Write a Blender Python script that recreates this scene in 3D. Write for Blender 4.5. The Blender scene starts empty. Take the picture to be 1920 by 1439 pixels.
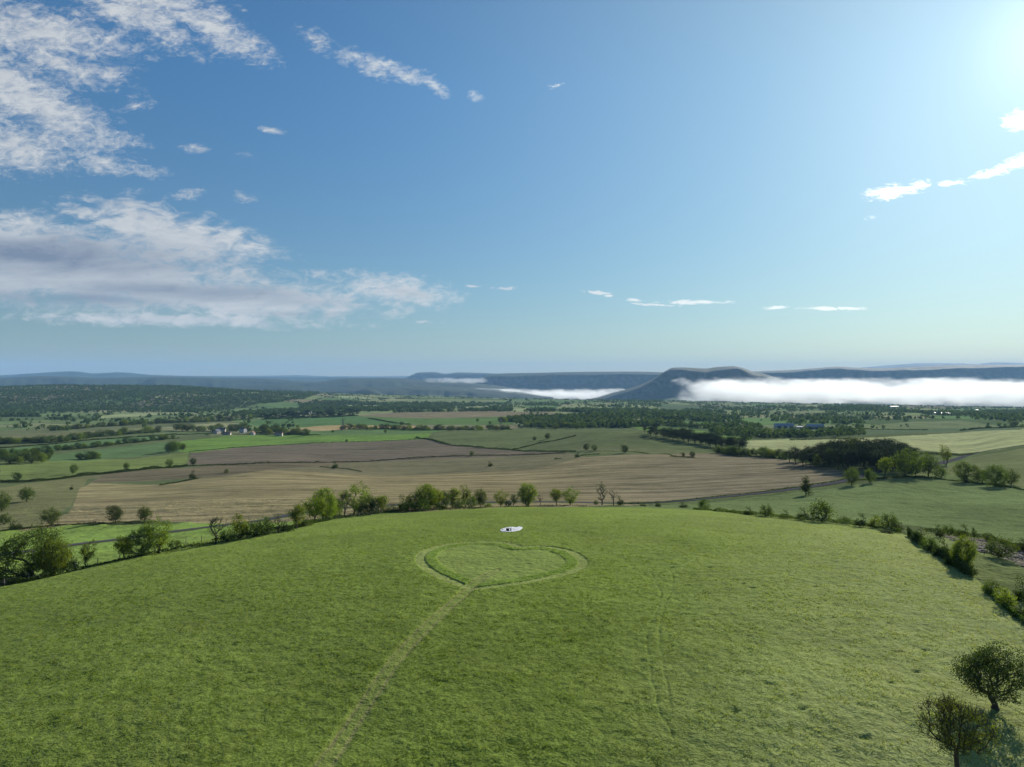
import bpy, math, random
import numpy as np
from mathutils import Vector

# ---------------------------------------------------------------- basics
F = 1331.0; CX = 960.0; HY = 708.0; CAMZ = 30.0      # lens in photo pixels, column of the axis, row of eye level, eye height
rng = np.random.default_rng(11)
random.seed(5)
sc = bpy.context.scene
COL = sc.collection
SUN_AZ = math.radians(37.6)                      # right of the viewing direction
SUN_EL = math.radians(21.0)

def tag(o, label=None, cat=None, group=None, kind=None):
    if label: o['label'] = label
    if cat: o['category'] = cat
    if group: o['group'] = group
    if kind: o['kind'] = kind
    return o

def empty(name, loc, rz=0.0, scale=1.0):
    o = bpy.data.objects.new(name, None)
    COL.objects.link(o); o.location = loc; o.rotation_euler = (0, 0, rz)
    o.scale = (scale, scale, scale) if not hasattr(scale, '__len__') else scale
    o.empty_display_size = 0.5
    return o

def mk(name, mesh, mat=None, parent=None):
    o = bpy.data.objects.new(name, mesh); COL.objects.link(o)
    if mat is not None and len(mesh.materials) == 0: mesh.materials.append(mat)
    if parent is not None: o.parent = parent
    return o

def mesh_np(name, V, Fc, attrs=None, smooth=False):
    """V (n,3), Fc (m,k) int; attrs name -> (n,) or (n,3) on points"""
    V = np.asarray(V, dtype=np.float32); Fc = np.asarray(Fc, dtype=np.int32)
    me = bpy.data.meshes.new(name)
    m, k = Fc.shape
    me.vertices.add(len(V)); me.vertices.foreach_set('co', V.ravel())
    me.loops.add(m*k); me.loops.foreach_set('vertex_index', Fc.ravel())
    me.polygons.add(m)
    me.polygons.foreach_set('loop_start', np.arange(0, m*k, k, dtype=np.int32))
    me.polygons.foreach_set('loop_total', np.full(m, k, dtype=np.int32))
    if smooth: me.polygons.foreach_set('use_smooth', np.ones(m, dtype=bool))
    me.update(calc_edges=True)
    for n, a in (attrs or {}).items():
        a = np.asarray(a, dtype=np.float32)
        if a.ndim == 1:
            at = me.attributes.new(n, 'FLOAT', 'POINT'); at.data.foreach_set('value', a)
        else:
            at = me.attributes.new(n, 'FLOAT_COLOR', 'POINT')
            c = np.ones((len(a), 4), dtype=np.float32); c[:, :3] = a
            at.data.foreach_set('color', c.ravel())
    return me

def _h(ix, iy, s):
    n = (ix*374761393 + iy*668265263 + s*974634777) & 0x7fffffff
    n = ((n ^ (n >> 13))*1274126177) & 0x7fffffff
    n = (n ^ (n >> 16))
    return (n & 0xffff)/65535.0

def vnoise(x, y, s=0):
    x = np.asarray(x, dtype=np.float64); y = np.asarray(y, dtype=np.float64)
    ix = np.floor(x).astype(np.int64); iy = np.floor(y).astype(np.int64)
    fx = x-ix; fy = y-iy
    fx = fx*fx*(3-2*fx); fy = fy*fy*(3-2*fy)
    a = _h(ix, iy, s); b = _h(ix+1, iy, s); c = _h(ix, iy+1, s); d = _h(ix+1, iy+1, s)
    return (a*(1-fx)+b*fx)*(1-fy)+(c*(1-fx)+d*fx)*fy

def fbm(x, y, s=0, o=4):
    t = 0; a = 0.5; n = 0
    for i in range(o):
        t = t+a*vnoise(x*2**i+17.3*i, y*2**i-9.1*i, s+i); n += a; a *= 0.5
    return t/n-0.5

def sstep(a, b, x):
    t = np.clip((x-a)/(b-a), 0, 1); return t*t*(3-2*t)

def pchip(xk, Y, xq):
    xk = np.asarray(xk, float); Y = np.asarray(Y, float)
    sh = (-1,)+(1,)*(Y.ndim-1)
    h = np.diff(xk).reshape(sh); dl = np.diff(Y, axis=0)/h
    m = np.zeros_like(Y)
    w1 = 2*h[1:]+h[:-1]; w2 = h[1:]+2*h[:-1]
    ok = dl[:-1]*dl[1:] > 0
    den = w1/np.where(ok, dl[:-1], 1)+w2/np.where(ok, dl[1:], 1)
    m[1:-1] = np.where(ok, (w1+w2)/np.where(ok, den, 1), 0)
    m[0] = dl[0]; m[-1] = dl[-1]
    q = np.clip(np.asarray(xq, float), xk[0], xk[-1])
    i = np.clip(np.searchsorted(xk, q, side='right')-1, 0, len(xk)-2)
    hh = (xk[i+1]-xk[i]); t = (q-xk[i])/hh
    t = t.reshape(sh); hh = hh.reshape(sh)
    return ((2*t**3-3*t**2+1)*Y[i]+(t**3-2*t**2+t)*hh*m[i]+(-2*t**3+3*t**2)*Y[i+1]+(t**3-t**2)*hh*m[i+1])

# ---------------------------------------------------------------- the lie of the land
def hill_z(X, Y):
    return -26.5-5.7e-4*((X-20)**2+(Y-65)**2)        # below the eye
DBX = [-700, -200, 0, 240, 480, 720, 960, 1200, 1440, 1600, 1680, 1740, 1800, 1880, 1920, 2100, 2620]
DBD = [80, 100, 115, 135, 165, 200, 225, 215, 180, 166, 155, 128, 107, 86, 78, 62, 50]
def db_of(x): return np.interp(x, DBX, DBD)
TAB = {
 0: [(135,1085),(160,1058),(180,1040),(195,1030),(230,1008),(270,985),(320,955),(380,925),(470,900),(600,872),(750,850),(1000,822),(1300,803),(1700,787),(2000,780),(2300,775),(2600,768),(3000,750),(3500,735),(4000,727),(4600,728),(5500,740),(7000,760)],
 240: [(160,1030),(185,1020),(205,1012),(215,1006),(240,993),(255,984),(300,958),(380,922),(450,900),(560,878),(700,862),(800,850),(1000,825),(1300,806),(1700,788),(2100,778),(2500,768),(3000,752),(3500,737),(4000,728),(4600,729),(5500,742),(7000,765)],
 480: [(190,990),(246,978),(270,964),(330,935),(420,898),(480,881),(540,883),(620,868),(750,850),(900,836),(950,833),(1100,820),(1300,810),(1500,800),(1800,788),(2200,778),(2700,766),(3200,750),(3700,738),(4200,735),(5000,738),(6000,750)],
 720: [(230,957),(285,950),(320,937),(380,914),(460,893),(520,888),(600,875),(680,864),(800,842),(900,828),(960,826),(1100,815),(1300,803),(1500,796),(1800,785),(2200,774),(2800,765),(3400,755),(4200,744),(4800,741),(5600,748)],
 960: [(270,952),(315,941),(370,920),(440,893),(520,869),(600,872),(660,862),(720,853),(800,840),(900,822),(1000,812),(1100,806),(1200,808),(1500,795),(1800,783),(2200,773),(2800,765),(3400,758),(4200,749),(5000,748),(6000,758)],
 1200: [(260,951),(316,944),(370,915),(450,877),(540,851),(600,853),(680,845),(760,830),(850,815),(950,808),(1050,813),(1300,800),(1600,786),(2000,776),(2600,767),(3400,759),(4200,753),(5200,751),(6200,762)],
 1440: [(220,955),(280,940),(330,925),(380,897),(430,877),(490,863),(540,861),(600,850),(700,838),(850,826),(1000,818),(1200,808),(1500,797),(1900,785),(2400,776),(3000,768),(3800,761),(4800,756),(6000,765)],
 1680: [(190,980),(240,955),(300,925),(350,900),(400,880),(470,862),(560,850),(680,838),(820,824),(950,816),(1050,814),(1200,806),(1400,796),(1700,787),(2100,779),(2700,771),(3400,765),(4200,761),(5500,760)],
 1800: [(120,1040),(150,1010),(190,985),(250,955),(300,930),(350,907),(420,885),(500,866),(600,852),(720,840),(850,828),(950,818),(1100,810),(1300,800),(1600,789),(2000,781),(2600,773),(3400,767),(4500,763),(6000,766)],
 1920: [(95,1110),(115,1062),(140,1028),(180,1000),(230,965),(290,935),(340,910),(420,880),(500,855),(560,838),(650,828),(800,812),(900,807),(1050,808),(1300,797),(1600,788),(2000,781),(2600,775),(3400,769),(4500,765),(6000,768)],
}
TAB[-700] = TAB[0]; TAB[-200] = TAB[0]
TAB[2250] = TAB[1920]; TAB[2620] = TAB[1920]
LD = np.linspace(math.log(24), math.log(42000), 900)
cols = sorted(TAB); CT = []
for c in cols:
    db = float(db_of(c)); u = (c-CX)/F
    pts = [(d, HY-hill_z(u*d, d)*F/d) for d in (24, 30, 38, 48, 60, 75, 90, 110, 130, 150, 170, 190, 210, 225) if d < db*0.97]
    pts.append((db, HY-hill_z(u*db, db)*F/db))
    last = pts[-1][0]
    for (d, y) in TAB[c]:
        if d > last*1.06: pts.append((d, y))
    pts += [(8500, 766), (13000, 746), (42000, 721)]
    CT.append(pchip(np.log([p[0] for p in pts]), np.array([p[1] for p in pts]), LD))
CT = np.array(CT)
XD = np.arange(-700, 2621, 4.0)
DT = pchip(cols, CT, XD)                              # (nx, nd) rows of the photo
k = np.hanning(25); k /= k.sum()
pad = np.pad(DT, ((12, 12), (0, 0)), mode='edge')
DT = sum(k[i]*pad[i:i+len(XD)] for i in range(25))

def Yrow(x, d):
    x = np.asarray(x, float); d = np.asarray(d, float)
    fx = np.clip((x-XD[0])/4.0, 0, len(XD)-1.001); fl = np.clip((np.log(d)-LD[0])/(LD[1]-LD[0]), 0, len(LD)-1.001)
    i = fx.astype(int); j = fl.astype(int); a = fx-i; b = fl-j
    y = (DT[i, j]*(1-a)+DT[i+1, j]*a)*(1-b)+(DT[i, j+1]*(1-a)+DT[i+1, j+1]*a)*b
    db = db_of(x); u = (x-CX)/F
    yh = HY-hill_z(u*d, d)*F/d
    w = sstep(0.92*db, 1.12*db, d)
    return yh*(1-w)+y*w

def zmac(x, d):
    z = CAMZ-(Yrow(x, d)-HY)/F*d
    X = (x-CX)/F*d
    w = sstep(180, 420, d); w2 = sstep(800, 2400, d)
    z = z+w*(2.0*fbm(X/85, d/60, 3, 3))+w2*9*fbm(X/420, d/420, 9, 3)
    w3 = sstep(2300, 3000, d)*sstep(760, 480, x)
    z = z+w3*46*fbm(X/620, d/520, 19, 4)
    return z

def ground(X, Y):
    X = np.asarray(X, float); Y = np.asarray(Y, float)
    return zmac(CX+F*X/Y, Y)

def hit(x, y, dmin=30., dmax=7000.):
    """first point of the land seen on photo pixel (x, y) beyond dmin"""
    d = np.exp(np.linspace(math.log(dmin), math.log(dmax), 2500))
    yy = HY-(zmac(np.full_like(d, x), d)-CAMZ)*F/d
    s = np.where(yy <= y)[0]
    i = s[0] if len(s) else int(np.argmin(np.abs(yy-y)))
    dd = float(d[i]); return Vector(((x-CX)/F*dd, dd, float(zmac(x, dd))))

def inpoly(px, py, poly):
    P = np.asarray(poly, float); r = np.zeros(px.shape, bool); n = len(P); j = n-1
    for i in range(n):
        xi, yi = P[i]; xj, yj = P[j]
        if yi != yj:
            c = ((yi > py) != (yj > py)) & (px < (xj-xi)*(py-yi)/(yj-yi)+xi)
            r ^= c
        j = i
    return r

# heart mown in the meadow: outline on the photo -> ground
HEART = [(979.7,1024.4),(967.8,1019.4),(950,1016.8),(928,1015.8),(894.6,1015.4),(859,1017.8),(829.3,1023),(803.5,1029.7),(785.7,1038.2),(777.8,1047),(778.5,1056),(787.7,1066),(811.5,1080.8),(839.2,1092.7),(864.9,1101.6),(880,1106.5),(902.5,1104.5),(938,1099.6),(987.6,1092.7),(1037,1082.8),(1076.6,1072.9),(1098,1063),(1104.5,1053.5),(1096.4,1043),(1076.6,1033),(1047,1025.3),(1017,1022.6),(993.5,1023)]
def hp(x, y): v = hit(x, y, 40, 220); return (v.x, v.y)
def catmull(P, n=6, closed=True):
    P = np.array(P, float); out = []; N = len(P)
    for i in range(N if closed else N-1):
        p0, p1, p2, p3 = (P[(i-1) % N], P[i], P[(i+1) % N], P[(i+2) % N]) if closed else (P[max(i-1, 0)], P[i], P[i+1], P[min(i+2, N-1)])
        for t in np.arange(n)/n:
            out.append(0.5*((2*p1)+(-p0+p2)*t+(2*p0-5*p1+4*p2-p3)*t*t+(-p0+3*p1-3*p2+p3)*t**3))
    if not closed: out.append(P[-1])
    return np.array(out)
HG = catmull([hp(*p) for p in HEART], 5)
def dist_line(X, Y, L, closed):
    d = np.full(X.shape, 1e9); N = len(L)
    for i in range(N if closed else N-1):
        a = L[i]; b = L[(i+1) % N]; e = b-a; ll = max(float(e@e), 1e-9)
        t = np.clip(((X-a[0])*e[0]+(Y-a[1])*e[1])/ll, 0, 1)
        d = np.minimum(d, np.hypot(X-a[0]-t*e[0], Y-a[1]-t*e[1]))
    return d
PATH = catmull([hp(*p) for p in [(560,1500),(606,1439),(697,1300),(752,1225),(810,1165),(862,1118),(893,1088),(930,1066)]], 6, False)
TRAILS = [[(1262,1385),(1228,1300),(1216,1230),(1218,1170),(1240,1120),(1222,1075)],
          [(1262,1330),(1240,1230),(1238,1160),(1262,1090),(1248,1060)],
          [(1500,1400),(1480,1300),(1465,1220),(1430,1150),(1400,1090)],
          [(1860,1218),(1848,1190),(1846,1150),(1830,1110)],
          [(1925,1215),(1905,1180),(1880,1150)],
          [(1640,1390),(1585,1300),(1560,1200),(1548,1130)]]
TRAILS = [catmull([hp(*p) for p in t], 5, False) for t in TRAILS]
# course of the lane: (photo column, distance)
def _xd(x, d): return ((x-CX)/F*d, d)
_rp = [_xd(-500, 120), _xd(-200, 158)]
for (x, y) in [(0,1041),(130,1023),(240,1010),(390,989)]:
    v = hit(x, y, 150, 400); _rp.append((v.x, v.y))
_rp += [_xd(560, 262), _xd(720, 288), _xd(960, 312), _xd(1190, 317)]
for (x, y) in [(1320,936),(1440,924),(1560,907),(1600,898)]:
    v = hit(x, y, 290, 420); _rp.append((v.x, v.y))
_rp += [_xd(1650, 392), _xd(1700, 425), _xd(1760, 470)]
for (x, y) in [(1830,850),(1920,836),(2050,822)]:
    v = hit(x, y, 440, 700); _rp.append((v.x, v.y))
ROAD = catmull(_rp, 8, False)
# ---------------------------------------------------------------- node helpers
def mat(name):
    m = bpy.data.materials.new(name); m.use_nodes = True
    nt = m.node_tree; nt.nodes.clear()
    return m, nt
class NB:
    def __init__(s, nt): s.nt = nt
    def n(s, t, **kw):
        o = s.nt.nodes.new(t)
        for k, v in kw.items():
            if k.startswith('i_'):
                kk = k[2:]
                o.inputs[int(kk) if kk.isdigit() else kk.replace('_', ' ')].default_value = v
            else: setattr(o, k, v)
        return o
    def l(s, a, b): s.nt.links.new(a, b)
    def math(s, op, a, b=None, c=None, clamp=False):
        o = s.n('ShaderNodeMath', operation=op, use_clamp=clamp)
        for i, v in enumerate((a, b, c)):
            if v is None: continue
            if isinstance(v, (int, float)): o.inputs[i].default_value = v
            else: s.l(v, o.inputs[i])
        return o.outputs[0]
    def mix(s, f, a, b, blend='MIX'):
        o = s.n('ShaderNodeMix', data_type='RGBA', blend_type=blend)
        for i, v in ((0, f), (6, a), (7, b)):
            if isinstance(v, (int, float)): o.inputs[i].default_value = v
            elif isinstance(v, tuple): o.inputs[i].default_value = (*v, 1) if len(v) == 3 else v
            else: s.l(v, o.inputs[i])
        return o.outputs[2]
    def noise(s, vec, scale, detail=3, rough=0.55, dist=0.0):
        o = s.n('ShaderNodeTexNoise'); o.inputs['Scale'].default_value = scale; o.inputs['Detail'].default_value = detail
        o.inputs['Roughness'].default_value = rough; o.inputs['Distortion'].default_value = dist
        if vec is not None: s.l(vec, o.inputs['Vector'])
        return o.outputs['Fac']
    def rng(s, v, a, b, c, d, smooth=False):
        o = s.n('ShaderNodeMapRange', interpolation_type='SMOOTHSTEP' if smooth else 'LINEAR')
        s.l(v, o.inputs[0])
        for i, x in enumerate((a, b, c, d)): o.inputs[i+1].default_value = x
        return o.outputs[0]

def simple(name, col, rough=0.7, var=0.2, scale=1.0, spec=0.3, metal=0.0):
    m, nt = mat(name); b = NB(nt)
    p = b.n('ShaderNodeBsdfPrincipled'); out = b.n('ShaderNodeOutputMaterial'); b.l(p.outputs[0], out.inputs[0])
    tc = b.n('ShaderNodeTexCoord')
    f = b.noise(tc.outputs['Object'], scale, 4)
    c = b.mix(f, tuple(x*(1-var) for x in col), tuple(min(1, x*(1+var)) for x in col))
    b.l(c, p.inputs['Base Color']); p.inputs['Roughness'].default_value = rough; p.inputs['Metallic'].default_value = metal
    p.inputs['Specular IOR Level'].default_value = spec
    return m

def land_material():
    m, nt = mat('land'); b = NB(nt)
    out = b.n('ShaderNodeOutputMaterial')
    geo = b.n('ShaderNodeNewGeometry'); pos = geo.outputs['Position']
    col = b.n('ShaderNodeAttribute', attribute_name='col').outputs['Color']
    soil = b.n('ShaderNodeAttribute', attribute_name='soil').outputs['Fac']
    grass = b.n('ShaderNodeAttribute', attribute_name='lush').outputs['Fac']
    mp = b.n('ShaderNodeMapping', vector_type='POINT'); b.l(pos, mp.inputs[0]); mp.inputs['Rotation'].default_value = (0, 0, 0.10); mp.inputs['Scale'].default_value = (0.012, 0.16, 0.0)
    st = b.noise(mp.outputs[0], 1.0, 4, 0.75, 0.3)
    n1 = b.noise(pos, 0.016, 3, 0.6); n2 = b.noise(pos, 0.12, 4, 0.6); n3 = b.noise(pos, 1.1, 3, 0.65); n4 = b.noise(pos, 4.5, 2, 0.6)
    g = b.math('ADD', b.math('MULTIPLY', b.rng(n1, .3, .7, -1, 1), .26), b.math('MULTIPLY', b.rng(n2, .3, .7, -1, 1), .24))
    g2 = b.math('ADD', b.math('MULTIPLY', b.rng(n3, .3, .7, -1, 1), .30), b.math('MULTIPLY', b.rng(n4, .3, .7, -1, 1), .26))
    g = b.math('ADD', g, g2)
    s = b.math('MULTIPLY', b.rng(st, .36, .64, -1, 1), .50)
    g = b.math('MULTIPLY', g, b.math('SUBTRACT', 1.0, b.math('MULTIPLY', grass, .5)))
    f = b.math('ADD', b.math('MULTIPLY', g, b.math('SUBTRACT', 1.0, b.math('MULTIPLY', soil, .5))), b.math('MULTIPLY', s, soil))
    f = b.math('MAXIMUM', b.math('ADD', f, 1.0), 0.25)
    vm = b.n('ShaderNodeVectorMath', operation='SCALE'); b.l(col, vm.inputs[0]); b.l(f, vm.inputs['Scale'])
    # drier straw-coloured patches in the grass
    dry = b.math('MULTIPLY', b.rng(b.noise(pos, 0.045, 5, 0.7), .5, .72, 0, 0.22), grass)
    c = b.mix(dry, vm.outputs[0], (0.17, 0.165, 0.055))
    hs = b.noise(pos, 0.5, 4, 0.7)
    c = b.mix(b.math('MULTIPLY', b.rng(hs, .45, .75, 0, .2), grass), c, (0.10, 0.17, 0.02))
    p = b.n('ShaderNodeBsdfPrincipled'); b.l(c, p.inputs['Base Color'])
    p.inputs['Roughness'].default_value = 0.85; p.inputs['Specular IOR Level'].default_value = 0.0
    p.inputs['Sheen Weight'].default_value = 0.06; p.inputs['Sheen Roughness'].default_value = 0.4; p.inputs['Sheen Tint'].default_value = (0.75, 0.9, 0.55, 1)
    bh = b.math('ADD', b.math('MULTIPLY', n3, 0.5), b.math('MULTIPLY', n4, 0.22))
    bh = b.math('ADD', bh, b.math('MULTIPLY', n2, 1.4))
    bp = b.n('ShaderNodeBump'); bp.inputs['Strength'].default_value = 0.45; bp.inputs['Distance'].default_value = 1.0
    b.l(bh, bp.inputs['Height']); b.l(bp.outputs[0], p.inputs['Normal'])
    b.l(p.outputs[0], out.inputs[0])
    return m

def leaf_material(name, c1, c2, trans=0.35):
    m, nt = mat(name); b = NB(nt)
    out = b.n('ShaderNodeOutputMaterial')
    t = b.n('ShaderNodeAttribute', attribute_name='tint').outputs['Fac']
    oi = b.n('ShaderNodeObjectInfo').outputs['Random']
    c = b.mix(t, c1, c2)
    hsv = b.n('ShaderNodeHueSaturation'); b.l(c, hsv.inputs['Color'])
    b.l(b.rng(oi, 0, 1, .485, .515), hsv.inputs['Hue']); b.l(b.rng(oi, 0, 1, .85, 1.18), hsv.inputs['Value'])
    p = b.n('ShaderNodeBsdfPrincipled'); b.l(hsv.outputs[0], p.inputs['Base Color']); p.inputs['Roughness'].default_value = 0.8
    p.inputs['Specular IOR Level'].default_value = 0.04
    tr = b.n('ShaderNodeBsdfTranslucent')
    g = b.n('ShaderNodeGamma'); g.inputs[1].default_value = 0.85; b.l(hsv.outputs[0], g.inputs[0]); b.l(b.mix(1.0, g.outputs[0], (1.0, 1.0, .35), 'MULTIPLY'), tr.inputs[0])
    ms = b.n('ShaderNodeMixShader'); ms.inputs[0].default_value = trans
    b.l(p.outputs[0], ms.inputs[1]); b.l(tr.outputs[0], ms.inputs[2]); b.l(ms.outputs[0], out.inputs[0])
    return m
M = {}
M['land'] = land_material()
M['leaf_fresh'] = leaf_material('leaf_fresh', (0.055, 0.095, 0.016), (0.20, 0.27, 0.035), .45)
M['leaf_mid'] = leaf_material('leaf_mid', (0.032, 0.066, 0.016), (0.11, 0.165, 0.035), .38)
M['leaf_dark'] = leaf_material('leaf_dark', (0.020, 0.042, 0.013), (0.065, 0.098, 0.026), .28)
M['leaf_brown'] = leaf_material('leaf_brown', (0.045, 0.08, 0.018), (0.14, 0.21, 0.035), .42)
M['needle'] = leaf_material('needle', (0.009, 0.024, 0.011), (0.028, 0.050, 0.019), .12)
M['wood_leaf'] = leaf_material('wood_leaf', (0.028, 0.058, 0.020), (0.074, 0.108, 0.035), .24)
M['bark'] = simple('bark', (0.055, 0.045, 0.035), .9, .4, 3.0)
M['pine_bark'] = simple('pine_bark', (0.045, 0.036, 0.03), .9, .4, 3.0)
M['asphalt'] = simple('asphalt', (0.075, 0.075, 0.08), .95, .15, .5, spec=0)
M['concrete'] = simple('concrete', (0.45, 0.44, 0.42), .85, .1, 1.0)
M['post_wood'] = simple('post_wood', (0.20, 0.17, 0.14), .9, .3, 4)
M['wire'] = simple('wire', (0.22, 0.22, 0.22), .5, .1, 4, metal=.6)
M['steel'] = simple('steel', (0.10, 0.11, 0.12), .6, .1, .2, metal=.3)
M['white_paint'] = simple('white_paint', (0.50, 0.50, 0.48), .5, .05, 1)
M['sheet'] = simple('sheet', (0.56, 0.57, 0.60), .75, .08, .8)
M['crate_wood'] = simple('crate_wood', (0.022, 0.018, 0.014), .8, .5, 5)
M['render_wall'] = simple('render_wall', (0.42, 0.38, 0.31), .9, .12, .3)
M['tile_roof'] = simple('tile_roof', (0.26, 0.14, 0.10), .85, .3, .5)
M['slate_roof'] = simple('slate_roof', (0.10, 0.11, 0.14), .6, .2, .3)
M['blue_roof'] = simple('blue_roof', (0.20, 0.23, 0.33), .45, .15, .1)
M['pale_roof'] = simple('pale_roof', (0.52, 0.54, 0.54), .5, .1, .1)
M['glass'] = simple('glass', (0.03, 0.04, 0.05), .15, .1, 1, spec=.6)
M['stone'] = simple('stone', (0.16, 0.145, 0.13), .95, .35, .9, spec=0.05)

# ---------------------------------------------------------------- ground sheet
xs = np.concatenate([np.arange(-2300, -700, 50.), np.arange(-700, -40, 14.), np.arange(-40, 1960, 1.7), np.arange(1960, 2620, 14.), np.arange(2620, 4300, 50.)])
ld = np.concatenate([np.linspace(math.log(25), math.log(40), 24)[:-1], np.linspace(math.log(40), math.log(88), 220)[:-1],
                     np.linspace(math.log(88), math.log(120), 200)[:-1], np.linspace(math.log(120), math.log(235), 130)[:-1],
                     np.linspace(math.log(235), math.log(1000), 330)[:-1], np.linspace(math.log(1000), math.log(6000), 240)[:-1], np.linspace(math.log(6000), math.log(31000), 40)])
dd = np.exp(ld); nx, nd = len(xs), len(dd)
GX, GD = np.meshgrid(xs, dd)                          # rows = distance
GY = Yrow(GX, GD); Z = zmac(GX, GD); X = (GX-CX)/F*GD
DB = db_of(GX)
# colours and field ids -----------------------------------------------------
base = np.zeros((nd, nx, 3)); 
cell = 260.
# patchwork of far fields (cells jittered)
def worley(x, y, s):
    ix = np.floor(x).astype(np.int64); iy = np.floor(y).astype(np.int64)
    b1 = np.full(x.shape, 1e9); b2 = b1.copy(); idd = np.zeros(x.shape)
    for dx in (-1, 0, 1):
        for dy in (-1, 0, 1):
            cx = ix+dx+_h(ix+dx, iy+dy, s); cy = iy+dy+_h(ix+dx, iy+dy, s+1)
            q = np.abs(x-cx)+0.6*np.abs(y-cy)+.3*np.hypot(x-cx, y-cy); v = _h(ix+dx, iy+dy, s+2)
            n = q < b1
            b2 = np.where(n, b1, np.minimum(b2, q)); b1 = np.where(n, q, b1); idd = np.where(n, v, idd)
    return b1, b2, idd
w1, w2, wid = worley(X/260+.2*fbm(X/300, GD/300, 4), GD/330, 21)
PAL = np.array([(0.10,0.145,0.055),(0.075,0.13,0.045),(0.14,0.175,0.07),(0.15,0.165,0.08),(0.19,0.19,0.10),(0.09,0.155,0.05),(0.06,0.09,0.035),(0.15,0.13,0.08),(0.20,0.23,0.11)])
base[:] = 1.12*PAL[np.clip((wid*len(PAL)).astype(int), 0, len(PAL)-1)]
edge = sstep(.06, .02, w2-w1)*(GD > 1000)
base = base*(1-edge[..., None])+np.array([0.02, 0.035, 0.012])*edge[..., None]
near = (sstep(1500, 1000, GD))[..., None]
base = base*(1-near)+np.array([0.075, 0.095, 0.04])*near
wood_tone = np.array([0.028, 0.042, 0.018])
soil = np.zeros((nd, nx)); fid = np.zeros((nd, nx), np.int32); lush = np.zeros((nd, nx))
FIELDS = []   # poly, dmin, dmax, colour, soil, id, edge wobble
def field(poly, d0, d1, col, s=0., i=0): FIELDS.append((poly, d0, d1, col, s, i))
GRN = (0.085, 0.155, 0.03)
field([(-300,1120),(0,1120),(0,985),(390,985),(740,945),(760,975),(480,1020),(240,1060)], 100, 300, (0.17,0.25,0.045), 0, 0)          # verge by the road
field([(-300,1040),(0,1012),(110,995),(390,978),(600,968),(390,1000),(0,1050)], 185, 300, (0.15,0.23,0.045), 0, 0)
field([(-300,1000),(60,995),(130,950),(170,890),(0,915),(-300,930)], 230, 600, (0.125,0.125,0.055), .25, 2)
TAN = (0.208, 0.170, 0.092)
field([(40,996),(130,962),(150,915),(170,905),(305,908),(365,897),(480,878),(560,877),(640,877),(750,887),(830,878),(960,866),(1100,853),(1210,845),(1330,850),(1460,860),(1560,878),(1590,886),(1596,903),(1440,926),(1200,947),(960,955),(720,970),(480,982),(390,982),(280,976),(140,985)], 212, 600, TAN, 1., 1)
field([(165,912),(165,893),(350,879),(480,868),(700,866),(1060,850),(1100,856),(1000,880),(700,905),(480,905)], 470, 800, (0.13,0.115,0.068), .6, 3)
field([(170,905),(200,888),(480,868),(700,866),(480,884),(365,900),(300,912)], 440, 800, (0.115,0.090,0.06), .8, 3)
field([(350,873),(360,850),(480,837),(640,829.5),(800,824),(880,838),(960,845),(1075,848),(1060,852),(700,866),(480,869)], 560, 1200, (0.115,0.090,0.072), 1., 4)
field([(-300,900),(0,893),(0,868),(240,862),(355,849),(350,872),(240,884),(0,905)], 380, 1000, (0.125,0.165,0.045), .1, 5)
field([(80,866),(90,853),(310,829),(340,836),(340,848),(160,866)], 600, 1300, (0.07,0.125,0.045), 0, 0)
field([(-100,850),(60,838),(290,815),(300,824),(130,842),(0,856)], 700, 1400, (0.07,0.13,0.05), 0, 0)
field([(335,848),(340,828),(420,818),(600,814),(760,804),(815,806),(800,824),(640,829.5),(480,836),(365,850)], 620, 1700, (0.105,0.19,0.032), .1, 5)
field([(-100,816),(0,808),(160,795),(430,786),(440,791),(300,802),(100,812),(0,826)], 900, 2600, (0.10,0.115,0.055), 0, 0)
field([(60,797),(130,788),(340,776),(360,781),(200,795)], 1500, 3000, (0.10,0.14,0.055), 0, 0)
field([(-200,826),(0,818),(90,812),(230,806),(150,820),(0,833)], 800, 1600, (0.12,0.12,0.06), 0, 0)
field([(440,797),(500,786),(690,779),(770,793),(740,800),(560,801)], 1200, 2600, (0.06,0.13,0.04), 0, 5)
field([(545,804),(600,799),(650,797),(790,800),(788,808),(690,806),(600,808)], 1000, 2000, (0.34,0.25,0.12), 0, 0)
field([(560,811),(720,803),(840,808),(800,813),(700,817),(560,817)], 900, 1700, (0.08,0.14,0.045), 0, 0)
field([(670,782),(700,775),(800,772),(920,770),(975,774),(960,797),(780,797)], 1300, 3200, (0.075,0.135,0.035), 0, 0)
field([(670,780),(700,775),(800,772),(920,770),(1000,774),(950,781),(800,784),(740,783)], 1400, 3200, (0.17,0.135,0.085), 0, 0)
field([(810,824),(815,812),(880,806),(1000,803),(1200,803),(1300,830),(1345,852),(1300,856),(1200,849),(1080,850),(960,844),(880,836)], 640, 1400, (0.088,0.108,0.044), .35, 6)
field([(1050,850),(1090,838),(1200,838),(1345,852),(1320,858),(1200,851)], 600, 1000, (0.10,0.11,0.05), .3, 6)
field([(1300,805),(1180,800),(1210,808),(1300,812),(1420,835),(1420,826),(1340,812)], 850, 1600, (0.10,0.17,0.035), 0, 0)
field([(1390,858),(1400,836),(1400,826),(1560,822),(1700,818),(1920,804),(2400,800),(2400,830),(1920,836),(1850,846),(1800,851),(1730,846),(1560,852)], 540, 1300, (0.29,0.31,0.15), .2, 7)
field([(1320,818),(1400,826),(1560,819),(1700,812),(1860,808),(1920,806),(1860,795),(1600,799),(1430,812)], 950, 2200, (0.085,0.12,0.06), .2, 0)
field([(1560,810),(1600,800),(1700,792),(1800,790),(1890,800),(1700,806)], 1100, 2400, (0.13,0.16,0.075), .2, 0)
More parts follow.
